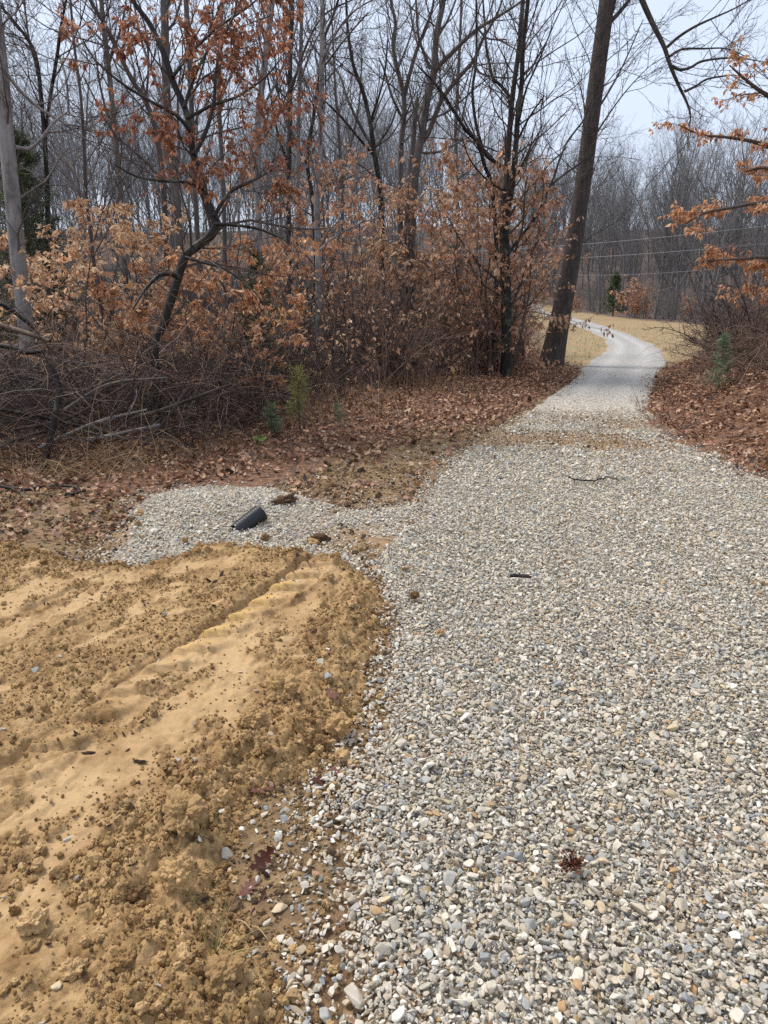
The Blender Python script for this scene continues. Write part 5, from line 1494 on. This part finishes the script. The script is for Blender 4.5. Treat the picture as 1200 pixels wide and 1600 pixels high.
M_CUT = plain('split_pale_wood', [(0.3, (66, 52, 44)), (0.7, (124, 102, 84))], 12)
stick3('broken_branch', [(-60, 490, 4.6), (0, 508, 4.2), (40, 520, 3.8), (78, 533, 2.6)], 7.8, -0.3, 'thick split branch entering at the left edge above the brush', M_CUT, 3, 1)
stick3('broken_branch', [(-60, 455, 3.5), (0, 474, 3.2), (28, 492, 3), (54, 514, 2.2)], 8.2, 0.2, 'thin dark branch slanting across the pale left trunk', B_DARK, 3, 2)
stick3('broken_branch', [(-50, 540, 4), (10, 541, 4), (40, 551, 3.4), (70, 548, 2.4)], 7.6, 0.0, 'dark crooked branch low across the pale left trunk', B_DARK, 3, 3)
stick3('broken_branch', [(68, 735, 5), (84, 660, 5), (92, 610, 4.6), (80, 570, 4)], 6.6, 0.3, 'black upright stub inside the brush pile', B_DARK, 2, 4)
for i, (px, lb) in enumerate([([(20, 672, 3), (110, 652, 2.6), (200, 600, 2)], 'long brown branch rising to the right in the brush pile'),
                              ([(60, 700, 2.4), (150, 660, 2.2), (230, 640, 1.6)], 'pale thin branch lying over the middle of the brush pile'),
                              ([(120, 690, 3), (185, 678, 3), (250, 664, 2.4)], 'white barked stick at the front of the brush pile'),
                              ([(205, 655, 3), (255, 640, 3), (330, 612, 2.4), (362, 600, 1.6)], 'grey branch reaching right from the brush pile'),
                              ([(100, 640, 2), (170, 600, 1.8), (260, 590, 1.4)], 'slender grey branch near the top of the brush pile'),
                              ([(0, 640, 3), (80, 655, 2.8), (180, 680, 2.2)], 'dark branch sloping down across the left of the brush pile'),
                              ([(220, 700, 2.4), (262, 652, 2.2), (300, 600, 1.6)], 'steep thin branch at the right of the brush pile'),
                              ([(-20, 700, 4), (40, 682, 3.6), (100, 668, 3)], 'stout brown branch at the lower left of the brush pile')]):
    stick3('brush_branch', px, 6.7 + 0.1 * (i % 4), 0.4, lb, [B_BRUSH, B_PALE, B_PALE, B_BRUSH, B_GREY, B_DARK, B_BRUSH, B_BROWN][i], 5, 40 + i)
stick3('fallen_log', [(488, 570, 4), (530, 566, 4.4), (575, 566, 4.2), (605, 558, 3.4), (650, 566, 2.6)], 13.8, 0.3, 'dark fallen log lying at the foot of the thicket', B_DARK, 3, 60, 'log')
stick('fallen_branch', [(-20, 764, 3.4, .02), (40, 767, 3.2, .02), (90, 765, 2.8, .03), (130, 768, 2, .02)], 'dark wet branch on the ground at the left edge', 'branch', B_DARK, seed=5, twigs=2)
stick('fallen_branch', [(100, 778, 2.6, .01), (125, 774, 2.4, .02), (142, 766, 1.6, .02)], 'short dark stick right of the wet branch', 'branch', B_DARK, seed=6)
stick('stick', [(888, 752, 1.3, .045), (905, 757, 1.4, .04), (930, 757, 1.3, .045), (948, 753, 1.1, .05), (965, 756, 0.8, .04), (978, 758, 0.5, .04)], 'forked brown stick lying across the gravel drive', 'stick', B_DARK, 6, seed=7, twigs=3)

# dark crumbly soil between the clay, the gravel and the leaves
M_SOILC = Mat('dark_soil_crumb', 0.85, 0.3)
_c = M_SOILC.ramp(M_SOILC.rnd(), [(0.0, (66, 54, 43)), (0.35, (104, 84, 62)), (0.7, (142, 116, 82)), (1.0, (172, 142, 102))])
M_SOILC.color(M_SOILC.mix(0.4, _c, M_SOILC.ramp(M_SOILC.noise(M_SOILC.coord('Object'), 5, 4, 0.7), [(0.3, (180, 170, 160)), (0.7, (255, 255, 255))]), 'MULTIPLY'))
SOILC = []
for m0 in CLODS:
    m1 = m0.copy(); m1.materials.clear(); m1.materials.append(M_SOILC.m); SOILC.append(m1)
rz_ = np.random.default_rng(950)
pp, qq = [], []
for (x0, x1, y0, y1, st, s0, am) in [(-1.1, 0.5, 1.0, 4.4, 0.012, 0.011, 1.2), (-1.1, 0.5, 1.0, 4.4, 0.024, 0.021, 1.0), (-1.1, 0.5, 1.0, 4.4, 0.085, 0.042, 0.4),
                                 (-3.8, 3.2, 4.0, 11.0, 0.032, 0.020, 0.6), (-3.8, 3.2, 4.0, 11.0, 0.075, 0.042, 0.6), (-3.8, 3.2, 4.0, 9.0, 0.2, 0.07, 0.25)]:
    X, Y = jitter(x0, x1, y0, y1, st, rz_)
    pr = am * soil_mask(X, Y) * (sdist(X, Y, MUD) < -0.02) * (0.25 + 1.1 * sstep(0.42, 0.6, fbm(X, Y, 3.5, 3, 111)))
    rd = sdist(X, Y, ROAD); pd = sdist(X, Y, PATCH)
    pr = pr * np.where(rd > 0, 0.25 * np.exp(-rd / 0.1), 1.0) * np.where(pd > 0.05, 0.05 + 0.5 * sstep(0.42, 0.6, fbm(X, Y, 2.4, 4, 82)) * sstep(-0.75, -0.1, X), 1.0)
    pr = np.maximum(pr, 0.25 * thin_mask(X, Y) * (rd > 0) * (s0 < 0.03) * (Y > 6))
    k = rz_.uniform(size=len(X)) < pr
    X, Y = X[k], Y[k]; s = s0 * np.exp(0.35 * rz_.normal(size=len(X)))
    inn = sdist(X, Y, ROAD) > 0
    Z = np.where(inn, np.maximum(H(X, Y), 0.01), np.where(sdist(X, Y, PATCH) > -0.1, np.maximum(H(X, Y), patch_z(X, Y)), H(X, Y)))
    pp.append(np.stack([X, Y, Z + 0.05 * s], 1)); qq.append(s)
pp, qq = np.concatenate(pp), np.concatenate(qq)
scatter('soil_crumbs', pp, rz_.uniform(0, 6.283, (len(pp), 3)), np.repeat(qq[:, None], 3, 1), rz_.integers(0, 7, len(pp)), protos('soil_crumb_kind', SOILC), 'dark crumbly soil strewn between the clay and the leaves', 'soil')

# dark roots, bark crumbs and leaf scraps mixed into the clay
M_BIT = plain('dark_organic_bit', [(0.3, (40, 30, 25)), (0.7, (84, 62, 48))], 14, 0.85, 0.2, 0.5)
BITS = [lump_mesh('bit', 60 + i, 2, 0.7, (1, 0.45, 0.35), M_BIT) for i in range(4)] + [leaf_mesh('scrap', rz_, M_OAKS, lobes=i % 2, curl=1.0, fold=0.4, n=5) for i, M_OAKS in enumerate([leafmat('leaf_scrap', [(0.0, (60, 36, 28)), (1.0, (110, 66, 48))], 0.1)] * 2)]
X, Y = jitter(-3.6, 0.5, 1.0, 5.0, 0.045, rz_)
d = sdist(X, Y, MUD)
pr = (0.02 + 0.55 * sstep(0.58, 0.70, fbm(X, Y, 3.4, 4, 121))) * (d > -0.4) * (sdist(X, Y, ROAD) < 0.0) * np.where(d < 0, 1.3, 0.75)
k = rz_.uniform(size=len(X)) < pr
X, Y, d = X[k], Y[k], d[k]
Z = np.where(d > -0.12, np.maximum(mud_z(X, Y), H(X, Y)), np.maximum(H(X, Y), patch_z(X, Y)))
bz = 0.013 * np.exp(0.5 * rz_.normal(size=len(X)))
scatter('dark_scraps', np.column_stack([X, Y, Z + 0.003]), np.column_stack([rz_.normal(0, .4, len(X)), rz_.normal(0, .4, len(X)), rz_.uniform(0, 6.28, len(X))]), np.repeat(bz[:, None], 3, 1) * np.array([1.3, 1, 1]),
        rz_.integers(0, 6, len(X)), protos('scrap_kind', BITS), 'dark root and leaf scraps mixed into the clay', 'scraps')

# ================================================================== SMALL THINGS, EACH ITS OWN
def surf(x, y):
    x = np.array([x]); y = np.array([y])
    z = float(H(x, y)[0])
    if sdist(x, y, MUD)[0] > -0.1: z = max(z, float(mud_z(x, y)[0]))
    if sdist(x, y, PATCH)[0] > -0.05: z = max(z, float(patch_z(x, y)[0]))
    if sdist(x, y, ROAD)[0] > 0.15: z = max(z, 0.035 - 0.012)
    return z


# the black corrugated drain pipe standing out of the heap
M_PIPE = plain('black_plastic', [(0.3, (15, 16, 18)), (0.7, (25, 26, 29))], 6, 0.42, 0.45, 0.1)
M_PIPEIN = plain('black_plastic_inside', [(0.3, (14, 14, 15)), (0.7, (20, 20, 22))], 6, 0.6, 0.3, 0.1)
p0 = G(379, 840); zc = surf(*p0)
pipe = obj('drain_pipe', None, loc=(p0[0], p0[1], zc - 0.018), label='black corrugated drain pipe sticking out of the pale gravel heap', cat='pipe')
axd = Vector((0.60, 0.70, 0.36)).normalized(); rr_, Ln = 0.063, 0.235
q_ = axd.to_track_quat('Z', 'Y')
prof = []
for k in range(61):
    t = k / 60.0
    prof.append((rr_ - 0.0042 * (0.5 - 0.5 * math.cos(2 * math.pi * t * 11)), -0.06 + t * Ln))


def lathe(name, prof, mat, n=32):
    V = np.array([[r * math.cos(a), r * math.sin(a), z] for r, z in prof for a in np.arange(n) * 2 * math.pi / n])
    idx = np.arange(len(V)).reshape(len(prof), n); nx = np.roll(idx, -1, 1)
    return mesh_np(name, V, [np.stack([idx[:-1], nx[:-1], nx[1:], idx[1:]], -1).reshape(-1, 4)], [mat])


ze = prof[-1][1]
b_ = child(pipe, 'pipe_wall', lathe('pipe_wall', prof, M_PIPE))
c_ = child(pipe, 'rim', lathe('rim', [(rr_ - 0.0004, ze - 0.001), (rr_ + 0.0015, ze + 0.002), (rr_ + 0.001, ze + 0.005), (rr_ - 0.005, ze + 0.006), (rr_ - 0.007, ze + 0.003)], M_PIPE))
d_ = child(pipe, 'bore', lathe('bore', [(rr_ - 0.007, ze + 0.003), (rr_ - 0.007, -0.05), (0.001, -0.05)], M_PIPEIN))
for o in (b_, c_, d_): o.rotation_mode = 'QUATERNION'; o.rotation_quaternion = q_; o.location = (0, 0, 0.012)

# big clods that can be told apart
rg_ = np.random.default_rng(960)
BIG = [lump_mesh('big_clod', 20 + i, 5, 0.62, (1, 0.82, 0.72), M_CLOD, True) for i in range(5)]
M_DCLOD = plain('dark_clod', [(0.3, (62, 46, 34)), (0.7, (112, 86, 62))], 18, 0.9, 0.2, 0.8)
for (u, v, wpx, lb, sq, k) in [
    (292, 1322, 92, 'largest ochre clod, with a steep shaded face, at the clay edge', (1, .8, .62), 0), (288, 1420, 84, 'big upright ochre clod just below the largest clod', (.9, .8, .9), 1),
    (530, 1150, 62, 'round ochre clod at the clay tip touching the gravel', (1, .9, .7), 2), (500, 1172, 34, 'small ochre clod left of the round clod by the gravel', (1, .9, .7), 3),
    (395, 1160, 70, 'broad ochre clod in the middle of the clay edge', (1, .8, .55), 4), (440, 1110, 78, 'rugged ochre clod above the broad clod on the clay edge', (1, .8, .6), 0),
    (250, 1470, 50, 'lone ochre clod left of the grass tuft', (1, .9, .6), 1), (220, 1430, 46, 'ochre clod beside smooth clay at lower left', (1, .8, .7), 2),
    (648, 940, 26, 'crumbly ochre clod on the gravel right of the clay tip', (1, .8, .55), 3), (688, 997, 20, 'smaller ochre clod on the gravel beyond the clay tip', (1, .8, .6), 4),
    (633, 896, 15, 'flat tan clod on the gravel farthest from the clay', (1.2, .8, .4), 0), (415, 853, 22, 'yellow brown clod on the gravel heap just below the pipe', (1, .8, .7), 1),
    (388, 861, 16, 'darker clod at the top edge of the clay below the pipe', (1, .8, .7), 2), (290, 858, 15, 'round clod on the upper clay rim left of the pipe', (1, .9, .9), 3),
    (222, 824, 20, 'brown clod at the left foot of the gravel heap', (1, .8, .7), 4), (490, 855, 26, 'flat brown clod on the right of the gravel heap', (1.2, .7, .4), 0),
    (350, 1555, 90, 'large rounded clod at the bottom edge beside the stones', (1, .8, .5), 1), (60, 1490, 60, 'brown clod in the lower left corner of the clay', (1, .8, .6), 2),
    (200, 1540, 56, 'clod among crumbs at the bottom of the clay', (1, .85, .6), 3), (120, 1560, 44, 'small clod near the bottom left corner', (1, .85, .7), 4)]:
    g = G(u, v); dist = math.hypot(g[1], CAM_H) * 0.93
    sc = wpx * dist / FPX
    o = obj('clay_clod', BIG[k], loc=(g[0], g[1], surf(*g) + 0.17 * sc), label=lb, cat='clod')
    o.rotation_euler = (rg_.normal(0, .2), rg_.normal(0, .2), rg_.uniform(0, 6.28)); o.scale = (sc * sq[0] * .9, sc * sq[1] / .85, sc * sq[2] / .62)
o = obj('root_clod', lump_mesh('root_clod', 40, 4, 0.7, (1, 0.42, 0.4), M_DCLOD), loc=(*G(448, 806), surf(*G(448, 806)) + 0.03), label='long dark root ball of soil right of the pipe', cat='clod')
o.scale = (0.20, 0.22, 0.15); o.rotation_euler = (0, 0, 0.75)
o = obj('root_clod', lump_mesh('root_clod', 41, 3, 0.7, (1, 0.5, 0.45), M_DCLOD), loc=(*G(500, 850), surf(*G(500, 850)) + 0.02), label='dark soil lump lying behind a flat brown clod', cat='clod')
o.scale = (0.13, 0.13, 0.12)
# named pale stones on the soil by the drive
for (u, v, wpx, lb, k) in [(425, 1180, 16, 'pale rounded stone on dark soil below the clay edge', 0), (388, 1405, 20, 'white stone beside the reddish oak leaf', 1), (452, 1475, 22, 'long white stone on the mud right of the straw', 2), (396, 1492, 20, 'pale oval stone above the white pebble row', 3), (457, 1548, 20, 'upright white stone at the lower gravel margin', 4),
                          (503, 1065, 26, 'large grey stone half set in the clay edge', 5)]:
    g = G(u, v); sc = wpx * math.hypot(g[1], CAM_H) * 0.93 / FPX
    o = obj('pale_stone', STONES[k], loc=(g[0], g[1], surf(*g) + 0.1 * sc), label=lb, cat='stone'); o.scale = (sc * 1.1,) * 3; o.rotation_euler = (0.2, 0.1, rg_.uniform(0, 6))
# bark on the drive
g = G(812, 914)
V, F = tubes(np.array([[[-.055, .012, .006], [-.03, .004, .013], [0, .0, .012], [.03, -.008, .012], [.06, -.012, .008]]]), np.array([[.010, .012, .010, .011, .006]]), 8)
obj('bark_piece', mesh_np('bark_piece', V, [F], [B_DARK], True, {'rnd': np.full(len(V), .5)}), loc=(g[0], g[1], 0.045), label='short dark piece of bark lying alone on the gravel', cat='bark')
# brown seed head on the gravel
g = G(893, 1372); N = 70
d = rg_.normal(size=(N, 3)); d[:, 2] = np.abs(d[:, 2]) * 0.6; d /= np.linalg.norm(d, axis=1, keepdims=True)
pts = np.zeros((N, 4, 3)); L_ = rg_.uniform(.012, .038, N)
for k in range(1, 4):
    d = d + rg_.normal(0, .35, d.shape); d /= np.linalg.norm(d, axis=1, keepdims=True); pts[:, k] = pts[:, k - 1] + d * L_[:, None] / 3
V, F = tubes(pts, np.full((N, 4), .0012), 3); gg = Geo(); gg.add(V, F)
V2, F2, r2 = leaf_quads(pts[:, 3], d + [0, 0, .2], np.full(N, .012), rg_, 0.4); gg.add(V2, F2, r2)
obj('seed_head', gg.build('seed_head', [leafmat('seed_husk', [(0.0, (58, 30, 22)), (0.6, (96, 52, 36)), (1.0, (140, 84, 56))], 0.1)]), loc=(g[0], g[1], .045), label='reddish brown dried seed head resting on the gravel', cat='seed head')
# larger fallen leaves near the viewer
M_OAKL = leafmat('dark_oak_leaf', [(0.0, (62, 34, 26)), (0.5, (76, 42, 30)), (1.0, (104, 60, 44))], 0.15, 0.35)
M_REDL = leafmat('wet_red_leaf', [(0.0, (92, 58, 50)), (1.0, (132, 90, 80))], 0.1, 0.3)
for i, (u, v, wpx, lb, m_, rot, lift) in enumerate([(412, 1352, 46, 'dark brown lobed oak leaf standing curled in the mud', M_OAKL, (0.6, -0.7, 0.5), .02), (388, 1392, 40, 'wet reddish leaf flat in the mud below the oak leaf', M_REDL, (0.1, 0.1, 1.1), .006),
                                       (262, 1240, 30, 'small dark leaf curled on the clay edge', M_OAKL, (0.5, 0.4, 2.0), .01), (505, 1225, 40, 'dark brown leaf where clay meets gravel', M_OAKL, (0.1, 0.2, 0.2), .012), (532, 1215, 36, 'reddish leaf beside the dark leaf on the gravel edge', M_REDL, (0.1, -0.2, 2.6), .012),
                                       (410, 1240, 40, 'purplish wet leaf in the dark soil', M_REDL, (0.0, 0.1, 0.7), .006), (520, 1112, 34, 'pale red leaf between clay clods and gravel', M_REDL, (0.2, 0.0, 1.7), .008)]):
    g = G(u, v); sc = wpx * math.hypot(g[1], CAM_H) * 0.93 / FPX
    o = obj('fallen_leaf', leaf_mesh('fallen_leaf', rg_, m_, lobes=1, curl=1.4 if i == 0 else 0.6, fold=0.5 if i == 0 else 0.15, n=9), loc=(g[0], g[1], surf(*g) + lift), label=lb, cat='leaf'); o.scale = (sc,) * 3; o.rotation_euler = rot
# grass tuft and straws in the mud
g = G(335, 1530); gg = Geo()
for k in range(9):
    a = 0.2 + rg_.uniform(-0.5, 1.9); L0 = rg_.uniform(.07, .17); dv = np.array([math.cos(a), math.sin(a) * .6, rg_.uniform(.3, 1.4)])
    p = np.zeros((5, 3)); dd_ = dv / np.linalg.norm(dv)
    for j in range(1, 5): dd_ = dd_ + [0, 0, -.16]; dd_ /= np.linalg.norm(dd_); p[j] = p[j - 1] + dd_ * L0 / 4
    V, F = tubes(p[None], np.linspace(.0018, .0005, 5)[None], 3); gg.add(V, F, np.full(len(V), rg_.uniform()))
obj('grass_tuft', gg.build('grass_tuft', [L_GRASS]), loc=(g[0], g[1], surf(*g)), label='small green and tan grass tuft in the muddy soil', cat='grass tuft')
for u, v, lb, rz in [(382, 1452, 'yellow straw lying on the muddy clay', -0.6), (406, 1460, 'second yellow straw just right of the first', -0.7)]:
    g = G(u, v); V, F = tubes(np.array([[[-.03, 0, 0], [-.01, .002, .008], [.012, 0, .008], [.035, -.003, .002]]]), np.array([[.0016, .0018, .0017, .001]]), 5)
    o = obj('straw', mesh_np('straw', V, [F], [L_STRAW], True, {'rnd': np.full(len(V), .8)}), loc=(g[0], g[1], surf(*g) + .006), label=lb, cat='straw'); o.rotation_euler = (0, 0, rz)
# wires across the far field
M_WIRE = plain('pale_wire', [(0.3, (150, 152, 156)), (0.7, (176, 178, 182))], 3, 0.5, 0.4, 0.0)
for i, (a, b, lb) in enumerate([((820, 388), (1290, 341), 'upper pale power line crossing before the far wood'), ((820, 407), (1290, 371), 'lower pale power line crossing before the far wood'), ((820, 427), (1060, 425), 'faint lowest wire across the far wood')]):
    A_, B_ = P(*a, 47 + i), P(*b, 44 + i)
    t = np.linspace(-0.6, 1.6, 30) if i < 2 else np.linspace(-0.2, 1.2, 20)
    p = A_[None] + (B_ - A_)[None] * t[:, None]; p[:, 2] += 0.5 * ((2 * t - 1) ** 2 - 1) * 0.3
    V, F = tubes(p[None], np.full((1, len(t)), 0.011 if i < 2 else 0.007), 5)
    obj('power_line', mesh_np('power_line', V, [F], [M_WIRE]), label=lb, cat='wire')

# ------------------------------------------------------------------ small groups: each sapling told by its place in the row
ORD = ['leftmost', 'second from left', 'third from left', 'fourth from left', 'fifth from left', 'sixth from left', 'seventh from left', 'eighth from left', 'ninth from left', 'tenth from left', 'eleventh from left', 'rightmost']
for gname, phrase in ((g1, 'pale leaved beech saplings behind the brush'), (g2, 'orange beech saplings around the crooked trunk'), (g3, 'tall thin beeches among thicket stems'), (g4, 'bushy brown beeches by the twin stems')):
    mem = sorted([o for o in C.objects if o.get('group') == gname and o.parent is None], key=lambda o: o.location.x / o.location.y)
    for i, o in enumerate(mem):
        o['label'] = '%s of the %s' % ('rightmost' if i == len(mem) - 1 else ORD[i], phrase)
